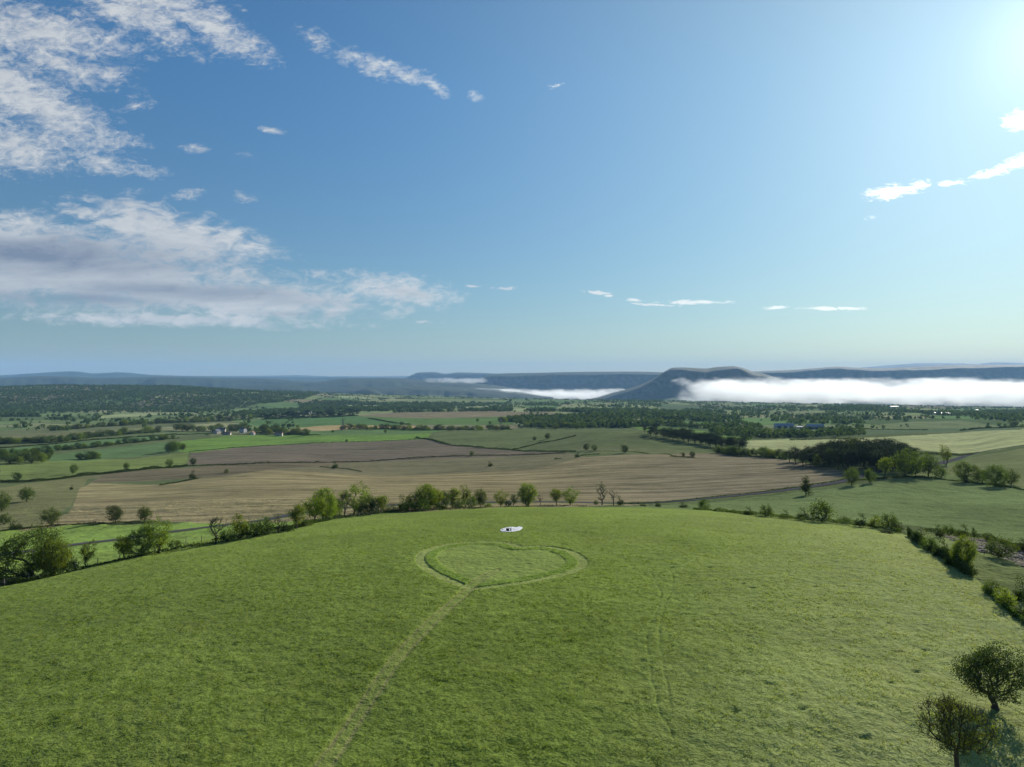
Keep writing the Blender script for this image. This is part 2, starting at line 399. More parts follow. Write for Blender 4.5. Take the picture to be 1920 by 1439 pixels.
field([(1345,802),(1400,797),(1620,796),(1680,799),(1480,803),(1400,808)], 1200, 2400, (0.14,0.165,0.08), .1, 0)
field([(1480,788),(1500,778),(1640,778),(1640,790)], 1500, 3400, (0.09,0.12,0.055), 0, 0)
field([(1030,773),(1050,762),(1100,758),(1150,765),(1150,771),(1090,780)], 1600, 4000, (0.19,0.22,0.10), 0, 0)
field([(700,757),(720,752),(830,748),(960,750),(930,754),(780,757)], 3000, 5200, (0.15,0.18,0.08), 0, 0)
field([(960,752),(1140,750),(1140,756),(960,758)], 3000, 5200, (0.10,0.15,0.06), 0, 0)
field([(1230,760),(1430,762),(1450,768),(1240,768)], 2500, 5200, (0.08,0.11,0.06), 0, 0)
field([(1160,952),(1300,945),(1440,929),(1560,915),(1700,893),(1800,888),(1920,916),(2400,950),(2400,1070),(1920,1022),(1860,1012),(1780,996),(1700,985),(1560,980),(1400,970),(1260,957)], 150, 420, (0.115,0.155,0.06), 0, 8)
field([(1700,893),(1760,876),(1800,862),(1920,841),(2400,830),(2400,950),(1920,916),(1800,890)], 300, 620, (0.13,0.15,0.065), .1, 8)
field([(1695,998),(1740,994),(1820,1000),(1930,1020),(2300,1060),(2300,1300),(1930,1170),(1880,1130),(1810,1070),(1760,1030)], 60, 190, (0.135,0.165,0.062), 0, 0)
field([(1760,1002),(1850,1010),(1930,1028),(2000,1050),(2000,1080),(1925,1068),(1880,1043),(1830,1030)], 60, 190, (0.135,0.115,0.09), .3, 0)
wob = 1.0*fbm(GX/22, GD/14, 33, 3)
HC = base; PXw = GX+4*wob; PYw = GY+1.2*wob
for (poly, d0, d1, col, s, i) in FIELDS:
    P = np.array(poly); bb = (PXw >= P[:, 0].min()) & (PXw <= P[:, 0].max()) & (PYw >= P[:, 1].min()) & (PYw <= P[:, 1].max()) & (GD > d0) & (GD < d1)
    idx = np.where(bb)
    r = inpoly(PXw[idx], PYw[idx], P)
    a, b_ = idx[0][r], idx[1][r]
    base[a, b_] = col; soil[a, b_] = s; fid[a, b_] = i
# greener / yellower drift in the big ploughed field
t = (sstep(-.15, .25, fbm(X/120+3, GD/60, 50, 3))*sstep(900, 200, GX)*(fid == 1))[..., None]*.42
base = base*(1-t)+np.array([0.20, 0.19, 0.085])*t
t = (sstep(850, 1400, GX+90*fbm(X/60, GD/40, 53, 3))*(fid == 1))[..., None]*.85
base = base*(1-t)+np.array([0.165, 0.138, 0.096])*t
# meadow on the hill top
md = GD < DB
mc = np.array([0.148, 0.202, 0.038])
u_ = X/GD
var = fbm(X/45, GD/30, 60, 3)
m3 = mc*(1+.34*var[..., None])*(.86+.14*sstep(50, 105, GD+.2*X+18*fbm(X/30, GD/22, 66, 3)))[..., None]  # near and left grass painted darker, a vignette-like shade put into the colour
rt = sstep(0, .7, u_+.35*fbm(X/40, GD/40, 62, 3))[..., None]  # pale sheen of backlit grass painted into the colour towards the right
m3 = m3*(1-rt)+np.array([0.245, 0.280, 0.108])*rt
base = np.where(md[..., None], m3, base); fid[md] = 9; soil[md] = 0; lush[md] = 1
lush[(fid == 8) | (fid == 0)] = .3
lush[GD > 700] = 0
# relief of the grass
hg = (md)*(.06*(vnoise(X*2.6, GD*2.6, 70)-.5)+.09*(vnoise(X*1.1, GD*1.1, 71)-.5)+.10*(vnoise(X*.3, GD*.3, 72)-.5)+.6*(vnoise(X*.07, GD*.07, 73)-.5))
rough = (~md)*(GD < 330)*(.25*(vnoise(X*.9, GD*.9, 74)-.5)+.5*(vnoise(X*.25, GD*.25, 75)-.5))
sel = np.where(md & (GD < 150) & (GX > 700) & (GX < 1180) & (GD > 70))
hx, hy = X[sel], GD[sel]
ins = inpoly(hx, hy, HG); dl = dist_line(hx, hy, HG, True); sd = np.where(ins, dl, -dl)
unc = np.ones(hx.shape)
H0 = 0.13
band = sstep(0, .12, sd)*(1-sstep(1.58, 1.70, sd)); inner = sstep(3.35, 3.47, sd)
hgt = -H0*band-H0*.9*inner
hg[sel] += hgt; hstep = np.zeros(GX.shape); hstep[sel] = hgt
cc = base[sel]; mown = np.array([0.222, 0.262, 0.080]); bb = band[:, None]
cc = cc*(1-bb*.9)+mown*bb*.9
ii = inner[:, None]; cc = cc*(1-ii*.55)+np.array([0.195, 0.245, 0.068])*ii*.55
ring = (sstep(1.5, 1.8, sd)*(1-sstep(3.2, 3.5, sd)))[:, None]; cc = cc*(1-ring*.3)+np.array([0.12, 0.22, 0.03])*ring*.3
base[sel] = cc
sel = np.where(md & (GD < 125) & (GX > 380) & (GX < 1000))
pd = dist_line(X[sel], GD[sel], PATH, False)+.12*(vnoise(X[sel]*1.5, GD[sel]*1.5, 80)-.5)
a = 1-sstep(.70, 1.15, pd); rut = sstep(.2, .34, np.abs(pd-.0))*0+np.exp(-((pd-.55)/.13)**2)
inh = np.zeros(GX.shape, bool); 
hs_ = hstep[sel]; hg[sel] += np.minimum(hs_, -(.06+.11*sstep(86, 90, GD[sel]))*a)-hs_-.02*rut
cc = base[sel]; A = (a*.38)[:, None]; cc = cc*(1-A)+np.array([0.195, 0.225, 0.065])*A
brk = (rut*.8*(0.35+.65*vnoise(X[sel]*.8, GD[sel]*.8, 81)))[:, None]; cc = cc*(1-brk)+np.array([0.19, 0.155, 0.085])*brk
base[sel] = cc
for T in TRAILS[:2]+TRAILS[3:5]:
    x0, x1 = T[:, 0].min()-2, T[:, 0].max()+2; y0, y1 = T[:, 1].min()-2, T[:, 1].max()+2
    sel = np.where(md & (X > x0) & (X < x1) & (GD > y0) & (GD < y1))
    if len(sel[0]) == 0: continue
    pd = dist_line(X[sel]+.35*(vnoise(X[sel]*.5, GD[sel]*.5, 90)-.5), GD[sel], T, False)
    a = np.exp(-(pd/.14)**2)*(0.3+.7*vnoise(X[sel]*.4, GD[sel]*.4, 91))
    hg[sel] += -.10*a; A = (a*.28)[:, None]; base[sel] = base[sel]*(1-A)+np.array([0.05, 0.085, 0.02])*A
# tufty hollows (dark dents) on the right side
r2 = np.random.default_rng(3)
for _ in range(26):
    px = r2.uniform(1150, 1760); d0 = r2.uniform(50, 120); x0 = (px-CX)/F*d0
    if d0 > db_of(px)-10: continue
    s_ = r2.uniform(.12, .3)
    c0 = np.searchsorted(xs, px-12), np.searchsorted(xs, px+12); r0 = np.searchsorted(dd, d0-1.2), np.searchsorted(dd, d0+1.2)
    sl = (slice(r0[0], r0[1]), slice(c0[0], c0[1]))
    g = np.exp(-(((X[sl]-x0)/(s_*1.8))**2+((GD[sl]-d0)/s_)**2)); hg[sl] -= .20*g
# the sheet lies on flattened grass
SH = hit(958, 993.5, 60, 220)
hg = hg*(1-.8*np.exp(-(((X-SH.x)/3.0)**2+((GD-SH.y)/3.0)**2)**2))
rsel = np.where((GD > 140) & (GD < 620) & (~md))
rd = np.full(GX.shape, 99.); rd[rsel] = dist_line(X[rsel], GD[rsel], ROAD, False)
rough = rough*sstep(3.5, 7, rd)
# grassy verge of the lane: a shallow ditch each side
rough = rough-.25*np.exp(-((rd-5.2)/1.1)**2)
vg = (1-sstep(5.5, 8, rd))[..., None]*.8; base = base*(1-vg)+np.array([0.10, 0.14, 0.045])*vg
Z = Z+hg+rough
def ground_fine(Xq, Yq): return ground(Xq, Yq)
V = np.stack([X, GD, Z], -1).reshape(-1, 3)
ii = np.arange(nx-1)[None, :]+nx*np.arange(nd-1)[:, None]
Q = np.stack([ii, ii+1, ii+1+nx, ii+nx], -1)
fq = fid[:-1, :-1]
NAMES = {0: ('ground', 'patchwork of green pastures, verges and valley fields round the ploughed land'),
         1: ('ploughed_field', 'long tan ploughed field with fine furrows just behind the meadow hill'),
         2: ('stubble_field', 'yellow-green stubble field at the left beside the ploughed field'),
         3: ('fallow_field', 'narrow dull brown strip between the ploughed field and the dark hedge line'),
         4: ('bare_field', 'grey-brown bare field above the dark hedge line left of centre'),
         5: ('green_field', 'bright green crop fields on the left half of the valley'),
         6: ('hill_pasture', 'olive pasture on the rounded rise in the middle distance'),
         7: ('barley_field', 'pale yellow-green field behind the dark pine wood at the right'),
         8: ('rough_pasture', 'dull green pasture right of the meadow beyond the bushy boundary'),
         9: ('meadow', 'bright green domed hilltop meadow with a heart mown into it')}
bf = base.reshape(-1, 3); sf = soil.ravel(); lf = lush.ravel()
for k_, (nm, lab) in NAMES.items():
    q = Q[fq == k_]
    if len(q) == 0: continue
    us, inv = np.unique(q.ravel(), return_inverse=True)
    me = mesh_np(nm, V[us], inv.reshape(-1, 4), {'col': bf[us], 'soil': sf[us], 'lush': lf[us]}, smooth=True)
    tag(mk(nm, me, M['land']), lab, 'field' if k_ else 'ground', kind='structure')
# land under and behind the viewer
ax = np.linspace(-150, 150, 60); ay = np.linspace(-140, 26, 40)
AX, AY = np.meshgrid(ax, ay); AZ = CAMZ+hill_z(AX, AY)-.15+.2*vnoise(AX, AY, 3)
AZ = np.where(AY > 20, AZ-.3, AZ)
i2 = np.arange(59)[None, :]+60*np.arange(39)[:, None]
q = np.stack([i2, i2+1, i2+61, i2+60], -1).reshape(-1, 4)
n_ = AX.size
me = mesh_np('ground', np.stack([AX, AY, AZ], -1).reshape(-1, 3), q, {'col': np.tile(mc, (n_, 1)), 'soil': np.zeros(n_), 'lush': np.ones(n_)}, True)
tag(mk('ground', me, M['land']), 'grassy top of the meadow hill at the near end', 'ground', kind='structure')

# ---------------------------------------------------------------- far hills
def hill_material():
    m, nt = mat('hill_cover'); b = NB(nt)
    out = b.n('ShaderNodeOutputMaterial'); geo = b.n('ShaderNodeNewGeometry'); pos = geo.outputs['Position']
    n1 = b.noise(pos, 0.0018, 5, .65, .6); n2 = b.noise(pos, 0.012, 3, .6)
    wv = b.n('ShaderNodeTexVoronoi'); wv.inputs['Scale'].default_value = .0035; b.l(pos, wv.inputs[0])
    sel = b.math('MULTIPLY', b.rng(n1, .45, .52, 0, 1, True), b.n('ShaderNodeAttribute', attribute_name='open').outputs['Fac'])
    cr = b.n('ShaderNodeValToRGB'); cr.color_ramp.elements[0].color = (0.06, 0.115, 0.035, 1); cr.color_ramp.elements[1].color = (0.17, 0.17, 0.085, 1)
    b.l(b.n('ShaderNodeSeparateColor').inputs[0] and wv.outputs['Color'], cr.inputs[0])
    c = b.mix(n2, (0.010, 0.022, 0.009), (0.035, 0.060, 0.022))
    rock = b.n('ShaderNodeAttribute', attribute_name='rock').outputs['Fac']
    c = b.mix(sel, c, cr.outputs[0])
    c = b.mix(b.math('MULTIPLY', rock, b.rng(n2, .4, .65, 0, .6)), c, (0.19, 0.17, 0.14))
    p = b.n('ShaderNodeBsdfPrincipled'); b.l(c, p.inputs['Base Color']); p.inputs['Roughness'].default_value = .9; p.inputs['Specular IOR Level'].default_value = .1
    b.l(p.outputs[0], out.inputs[0]); return m
M['hill'] = hill_material()
def ridge(name, label, D, tops, front, back, zb, cliff=.5, cliff_at=.62, sd=0, openn=.6, gul=.3):
    tx = [t[0] for t in tops]; ty = [t[1] for t in tops]
    cx = np.arange(tx[0], tx[-1]+.1, 3.0)
    top = pchip(tx, np.array(ty, float), cx)
    s = np.concatenate([np.linspace(0, 1, 44), np.linspace(1, 2, 14)[1:]])
    S, Xc = np.meshgrid(s, cx, indexing='ij'); TY = np.tile(top, (len(s), 1))
    zt = CAMZ-(TY-HY)/F*D
    ampl = np.clip((zt-zb)/250, 0, 1)
    u = (Xc-CX)/F
    lat = u*D
    wav = fbm(lat/(D*.045), S*.6, 100+sd, 4)
    Df = D-front*(1-S)*(1+gul*wav*2)*np.where(S < 1, 1, 0)+np.where(S > 1, (S-1)*back, 0)
    Df = np.where(S < 1, np.minimum(Df, D), Df)
    pr = np.where(S < cliff_at, (1-cliff)*.92*(S/cliff_at)**1.25, 0)
    tt = np.clip((S-cliff_at)/.10, 0, 1)
    pr = np.where(S >= cliff_at, (1-cliff)*.92+(cliff*.92)*(tt*tt*(3-2*tt))+.08*np.clip((S-cliff_at-.10)/(1-cliff_at-.10), 0, 1), pr)
    pr = np.where(S > 1, 1-.25*(S-1)**1.5, pr)
    Zr = zb+(zt-zb)*pr
    Zr = Zr+np.where(S < .9, 1, .12)*ampl*(40*fbm(lat/420, Df/420, 200+sd, 4)*np.clip(S*3, 0, 1)+14*fbm(lat/90, Df/90, 210+sd, 2))
    Zr = np.where(S == 2, zb-60, Zr); Zr = np.where(S == 0, zb-40, Zr)
    Vv = np.stack([u*Df, Df, Zr], -1).reshape(-1, 3)
    n, m_ = len(s), len(cx)
    i3 = np.arange(m_-1)[None, :]+m_*np.arange(n-1)[:, None]
    q = np.stack([i3, i3+1, i3+1+m_, i3+m_], -1).reshape(-1, 4)
    rock = (np.exp(-((S-cliff_at-.05)/.05)**2)*(cliff > .3)).ravel()
    me = mesh_np(name, Vv, q, {'rock': rock, 'open': (np.where(S > .5, 0, 1)*openn).ravel()}, True)
    return tag(mk(name, me, M['hill']), label, 'hills', kind='structure')
ridge('far_hills', 'palest blue hills on the horizon across the centre', 26000, [(-700,703),(-200,706),(0,708),(300,706),(480,705),(560,704),(620,706),(700,706),(800,705),(900,705),(960,703),(1060,703),(1130,698),(1200,700),(1260,703),(1400,701),(1560,694),(1620,689),(1680,684),(1740,681),(1800,681.5),(1830,683),(1862,679.5),(1900,680),(1940,682),(2100,686),(2620,700)], 5000, 4000, -150, .1, .6, 1, .3)
ridge('far_hills', 'long blue upland along the left horizon', 16500, [(-700,712),(-250,704),(-60,705),(0,704),(60,700.5),(135,696.5),(180,700.5),(225,698.5),(290,703.5),(400,706),(500,707.5),(620,708),(760,709),(900,714)], 4000, 5000, -250, .15, .6, 2, .7)
ridge('table_hill', 'small flat-topped blue hill left of centre on the horizon', 15500, [(700,716),(760,709),(775,702),(786,698.5),(812,698),(835,701),(860,698.8),(900,699.5),(960,703),(1020,707)], 1800, 2500, -300, .45, .62, 3, .2)
ridge('hills', 'hazy brown-green hills below the left horizon', 10500, [(-700,716),(-200,713),(0,709),(90,705.5),(200,709),(300,707),(400,709),(500,711),(590,716),(650,710),(710,709),(780,712),(850,716),(930,722),(1000,735)], 3800, 3500, -330, .12, .6, 4, 1.)
ridge('hills', 'low hazy foothills in the left middle of the valley', 8200, [(300,735),(420,727),(520,722),(600,727),(700,726),(800,724),(880,728),(960,734),(1040,745)], 2000, 2000, -330, .05, .6, 12, 1.)
ridge('cone_hill', 'small rounded hill rising from the valley left of centre', 6800, [(635,750),(655,741),(675,731),(688,728.5),(702,731),(722,741),(745,750)], 500, 500, -210, .05, .6, 5, .2)
ridge('plateau', 'long dark flat-topped plateau in the centre of the horizon', 11000, [(850,745),(880,728),(895,715),(908,706),(922,702),(945,700.5),(1000,699.5),(1100,697.5),(1180,697),(1260,699),(1350,704),(1450,712)], 1700, 4500, -360, .42, .66, 6, .2)
ridge('plateau', 'long dark plateau behind the fog bank at the right', 10500, [(1300,712),(1380,700),(1420,696.5),(1480,694.5),(1530,690.5),(1570,688),(1610,689.5),(1650,690.5),(1720,688),(1780,685.5),(1850,684.5),(1920,684.5),(2100,680),(2620,690)], 1900, 4500, -360, .42, .66, 7, .25)
ridge('table_hill', 'prominent dark flat-topped mountain above the fog right of centre', 7600, [(1040,762),(1110,750),(1150,738),(1185,728),(1210,718),(1232,706),(1248,696),(1262,690),(1280,689.5),(1325,691),(1345,688.5),(1375,687),(1392,690),(1412,697),(1435,702),(1470,713),(1540,730),(1640,750)], 1900, 2600, -300, .48, .70, 8, 1.0)
HAZE_D = 3.8e-5; SKY_S = 0.055; SUN_S = 5.0; EXPO = 0.63; VOLB = 12; FOGD = .0026
CB = (7.9, 8.1, 8.2); CDK = (2.3, 2.8, 3.9); GA = (3.0, 3.3, 1.8); GB = (6., 6., 5.4); SKT = (0.58, 0.85, 1.0); SKH = (1.02, .785, .71); SKZ = (.90, 1.11, 1.22)
# ---------------------------------------------------------------- plants
def tubes(paths, sides=6):
    """paths: list of (points (n,3), radii (n,)) -> verts, quads"""
    Vs, Qs, off = [], [], 0
    for P, R in paths:
        P = np.asarray(P, float); n = len(P)
        T = np.gradient(P, axis=0); T /= np.maximum(np.linalg.norm(T, axis=1, keepdims=True), 1e-9)
        ref = np.array([0.31, 0.17, 0.94]) if abs(T[0, 2]) < .8 else np.array([1., .1, 0.])
        A = np.cross(T, ref); A /= np.maximum(np.linalg.norm(A, axis=1, keepdims=True), 1e-9); B = np.cross(T, A)
        an = np.arange(sides)*2*math.pi/sides
        ring = P[:, None, :]+np.asarray(R)[:, None, None]*(A[:, None, :]*np.cos(an)[None, :, None]+B[:, None, :]*np.sin(an)[None, :, None])
        Vs.append(ring.reshape(-1, 3))
        i = np.arange(n-1)[:, None]*sides+np.arange(sides)[None, :]; j = np.arange(n-1)[:, None]*sides+(np.arange(sides)[None, :]+1) % sides
        Qs.append(np.stack([i, j, j+sides, i+sides], -1).reshape(-1, 4)+off); off += n*sides
    return np.concatenate(Vs), np.concatenate(Qs)

def leaf_quads(C, size, r, flat=1.0, up=.3):
    n = len(C)
    a = r.normal(size=(n, 3)); a[:, 2] *= flat; a /= np.linalg.norm(a, axis=1, keepdims=True)
    t = r.normal(size=(n, 3)); b = np.cross(a, t); b /= np.maximum(np.linalg.norm(b, axis=1, keepdims=True), 1e-6)
    s = (size*(.6+.8*r.random(n)))[:, None] if np.ndim(size) == 0 else (size*(.6+.8*r.random(n)))[:, None]
    V = np.stack([C-a*s*.5, C-b*s*.36, C+a*s*.5, C+b*s*.36], 1).reshape(-1, 3)
    return V, np.arange(4*n).reshape(n, 4)

def gen_tree(seed, nclump=60, per=28, leaf=.034, base=.28, cw=.36, shape='round', trunk=.03, spread=.085, lean=0., multi=1, sides=6, bare=0.0, inner=.45):
    r = np.random.default_rng(seed)
    cz = (1+base)/2; ch = (1-base)/2
    C = []
    lob = r.normal(size=(9, 3)); lob /= np.linalg.norm(lob, axis=1, keepdims=True); la = r.uniform(-.42, .42, 9)
    while len(C) < nclump:
        v = r.normal(size=3); v /= np.linalg.norm(v)
        k = 1+sum(la[i]*max(0, v@lob[i])**3 for i in range(9))
        rad = (inner+(1-inner)*r.random()**.6)*k*.93
        p = np.array([v[0]*cw, v[1]*cw, v[2]*ch])*rad
        if shape == 'cone': p[:2] *= (1-.55*(p[2]/ch+1)/2)
        if shape == 'flat': p[2] = p[2] if p[2] > 0 else p[2]*.55
        if shape == 'vase': p[:2] *= .6+.5*(p[2]/ch+1)/2
        if shape == 'bush': p[2] = abs(p[2])*1.6-ch*.75; p[:2] *= 1.0
        C.append(p+np.array([lean*.3, 0, cz]))
    C = np.array(C)
    # skeleton: stem(s) then a limb to every clump, nearest-first
    nodes = []; par = []
    for m in range(multi):
        ang = 2*math.pi*m/max(multi, 1)+r.random(); x0 = .02*(multi > 1)
        st = np.array([math.cos(ang)*x0, math.sin(ang)*x0, 0]); hb = max(base, .12)*(1.0+.1*r.random())
        prev = -1; nseg = 5; dirx = np.array([math.cos(ang), math.sin(ang), 0])*(.10 if multi > 1 else .02)
        for i in range(nseg+1):
            t = i/nseg
            p = st+dirx*t+np.array([lean*.35*t*t, 0, hb*t])+r.normal(size=3)*.006*(i > 0)
            nodes.append(p); par.append(prev); prev = len(nodes)-1
        if multi == 1 and shape in ('cone', 'pine'):
            for i in range(1, 6):
                nodes.append(np.array([lean*.35, 0, hb+(.93-hb)*i/5])+r.normal(size=3)*.01); par.append(len(nodes)-2)
    root0 = np.mean([nodes[5+6*m] for m in range(multi)] if shape not in ('cone', 'pine') else [nodes[5]], axis=0)
    order = np.argsort(np.linalg.norm(C-root0, axis=1))
    for ci in order:
        c = C[ci]; N = np.array(nodes)
        dv = c-N; dist = np.linalg.norm(dv, axis=1)
        cost = dist+1.6*np.maximum(0, N[:, 2]-c[2]+.04)+.4*(N[:, 2] < max(base, .12)*.75)+.35*np.linalg.norm(N[:, :2]-root0[:2], axis=1)
        k = int(np.argmin(cost)); a = N[k]; L = dist[k]
        ns = 3 if L > .08 else 2
        prev = k
        for i in range(1, ns+1):
            t = i/ns
            p = a+(c-a)*t+np.array([0, 0, .05*L*math.sin(math.pi*t)])+r.normal(size=3)*.04*L*(i < ns)
            nodes.append(p); par.append(prev); prev = len(nodes)-1
    N = np.array(nodes); par = np.array(par); n = len(N)
    for _ in range(3):
        acc = np.zeros_like(N); cnt = np.zeros(n); ok_ = par >= 0
        np.add.at(acc, par[ok_], N[ok_]); np.add.at(cnt, par[ok_], 1)
        inn = (cnt > 0) & ok_; inn[:6*multi] = False
        nb_ = np.where(cnt[:, None] > 0, acc/np.maximum(cnt, 1)[:, None], N)
        N[inn] = .4*N[inn]+.36*N[par[inn]]+.24*nb_[inn]
    w = np.zeros(n); kids = np.bincount(par[par >= 0], minlength=n); w[kids == 0] = 1
    for i in range(n-1, 0, -1):
        if par[i] >= 0: w[par[i]] += w[i]
    R = trunk*(w/max(w.max(), 1))**.5; R = np.maximum(R, trunk*.055)
    paths = []
    for i in range(n):
        if par[i] >= 0:
            p = par[i]
            r0 = min(R[p], R[i]*1.35); paths.append(([N[p], (N[p]+N[i])/2, N[i]], [r0, (r0+R[i])/2, R[i]]))
        else: pass
    # root flare
    for m in range(multi):
        b0 = N[6*m] if shape not in ('cone', 'pine') else N[0]
        paths.append(([b0-np.array([0, 0, .03]), b0+np.array([0, 0, .025])], [R[0]*1.6, R[0]*1.02]))
    if bare > 0 or shape == 'twig':
        for ci in range(nclump):
            for _ in range(5):
                e = C[ci]+r.normal(size=3)*spread*1.3+np.array([0, 0, spread*.6]); paths.append(([C[ci], (C[ci]+e)/2+r.normal(size=3)*.01, e], [trunk*.10, trunk*.07, trunk*.03]))
    tv, tq = tubes(paths, sides)
    kk = r.random(nclump) >= bare
    Cc = C[kk]
    tone = r.random(len(Cc))
    P = np.repeat(Cc, per, 0)+r.normal(size=(len(Cc)*per, 3))*spread*np.array([1, 1, .75])*np.repeat(.7+.6*r.random(len(Cc)), per)[:, None]
    if shape == 'pine': P[:, 2] = np.repeat(Cc[:, 2], per)+r.normal(size=len(P))*spread*.42
    P[:, 2] = np.maximum(P[:, 2], .01)
    lv, lq = leaf_quads(P, leaf, r, .8)
    tint = np.clip(.5*np.repeat(tone, per)+.5*r.random(len(P)), 0, 1)
    return (tv, tq), (lv, lq, np.repeat(tint, 4))

PROTO = {}
def proto(kind, mats, bark, **kw):
    out = []
    for i, lm in enumerate(mats):
        kw2 = dict(kw); sd = kw2.pop('seed', 1)
        (tv, tq), (lv, lq, ti) = gen_tree(sd+i*7, **kw2)
        tm = mesh_np(kind+'_trunk', tv, tq, None, True); tm.materials.append(M[bark])
        lm_ = mesh_np(kind+'_crown', lv, lq, {'tint': ti}); lm_.materials.append(M[lm])
        out.append((tm, lm_))
    PROTO[kind] = out
proto('round', ['leaf_mid', 'leaf_mid', 'leaf_dark', 'leaf_mid', 'leaf_fresh', 'leaf_dark'], 'bark', seed=10, nclump=130, per=26, leaf=.045, base=.05, cw=.50, trunk=.030)
proto('fresh', ['leaf_fresh', 'leaf_fresh', 'leaf_fresh', 'leaf_mid', 'leaf_fresh'], 'bark', seed=40, nclump=110, per=24, leaf=.040, base=.14, cw=.46, shape='vase', trunk=.028, spread=.07)
proto('airy', ['leaf_fresh', 'leaf_mid'], 'bark', seed=70, nclump=75, per=20, leaf=.038, base=.08, cw=.36, shape='vase', trunk=.026, spread=.055, multi=3, bare=.1)
proto('sparse', ['leaf_brown', 'leaf_brown'], 'bark', seed=90, nclump=60, per=9, leaf=.030, base=.18, cw=.34, shape='vase', trunk=.034, spread=.05, bare=.45)
proto('bare', ['leaf_brown'], 'bark', seed=120, nclump=40, per=4, leaf=.028, base=.25, cw=.34, shape='vase', trunk=.03, spread=.05, bare=.75)
proto('bush', ['leaf_mid', 'leaf_dark', 'leaf_mid', 'leaf_fresh'], 'bark', seed=140, nclump=70, per=22, leaf=.065, base=.02, cw=.62, shape='bush', trunk=.03, spread=.11, multi=4)
proto('conebush', ['leaf_dark'], 'bark', seed=150, nclump=80, per=24, leaf=.05, base=.04, cw=.34, shape='cone', trunk=.03, spread=.08)
proto('pine', ['needle', 'needle', 'needle'], 'pine_bark', seed=170, nclump=46, per=34, leaf=.042, base=.30, cw=.27, shape='pine', trunk=.020, spread=.10, sides=5)
proto('oak_near', ['leaf_dark'], 'bark', seed=203, nclump=360, per=34, leaf=.024, base=.17, cw=.58, shape='round', trunk=.045, spread=.045, lean=.20, sides=7, inner=.3)
proto('gnarled_near', ['leaf_brown'], 'bark', seed=221, nclump=210, per=40, leaf=.017, base=.42, cw=.46, shape='round', trunk=.034, spread=.040, lean=.16, sides=7, bare=.10, inner=.4)
proto('clump_near', ['leaf_mid', 'leaf_fresh'], 'bark', seed=260, nclump=220, per=46, leaf=.030, base=.04, cw=.56, shape='round', trunk=.036, spread=.07, multi=3)

NTREE = [0]
def plant(kind, pos, H, W=1.0, label=None, cat='tree', group=None, name='tree', rz=None, var=None, sink=.0):
    pr = PROTO[kind]; i = NTREE[0]; NTREE[0] += 1
    tm, lm = pr[(var if var is not None else i*7 % 11) % len(pr)]
    rz = random.uniform(0, 6.28) if rz is None else rz
    o = empty(name, (pos[0], pos[1], pos[2]-sink), rz, (H*W*random.uniform(.9, 1.12), H*W*random.uniform(.9, 1.12), H))
    mk('trunk' if cat != 'bush' else 'stem', tm, None, o); mk('crown' if cat != 'bush' else 'foliage', lm, None, o)
    tag(o, label, cat, group)
    return o
def put(kind, x, y, hpx, W=1.0, label=None, d0=40., cat='tree', group=None, name=None, **k):
    p = hit(x, y, d0); H = hpx/F*p.y
    return plant(kind, p, H, W, label, cat, group, name or {'bush': 'bush', 'pine': 'pine_tree'}.get(cat, 'tree'), **k)

# --- the two trees at the lower right
p = hit(1866, 1326, 30, 90); plant('oak_near', p, 5.0, .95, 'dense dark round-crowned tree on the meadow at the right edge, behind the gnarled one', 'tree', name='tree', rz=2.6)
px, dq = 1796, 45.6; X_ = (px-CX)/F*dq
plant('gnarled_near', (X_, dq, float(ground(X_, dq))), 6.2, .64, 'gnarled open-branched tree with thin yellowish leaves at the bottom right corner', 'tree', name='tree', rz=.9)

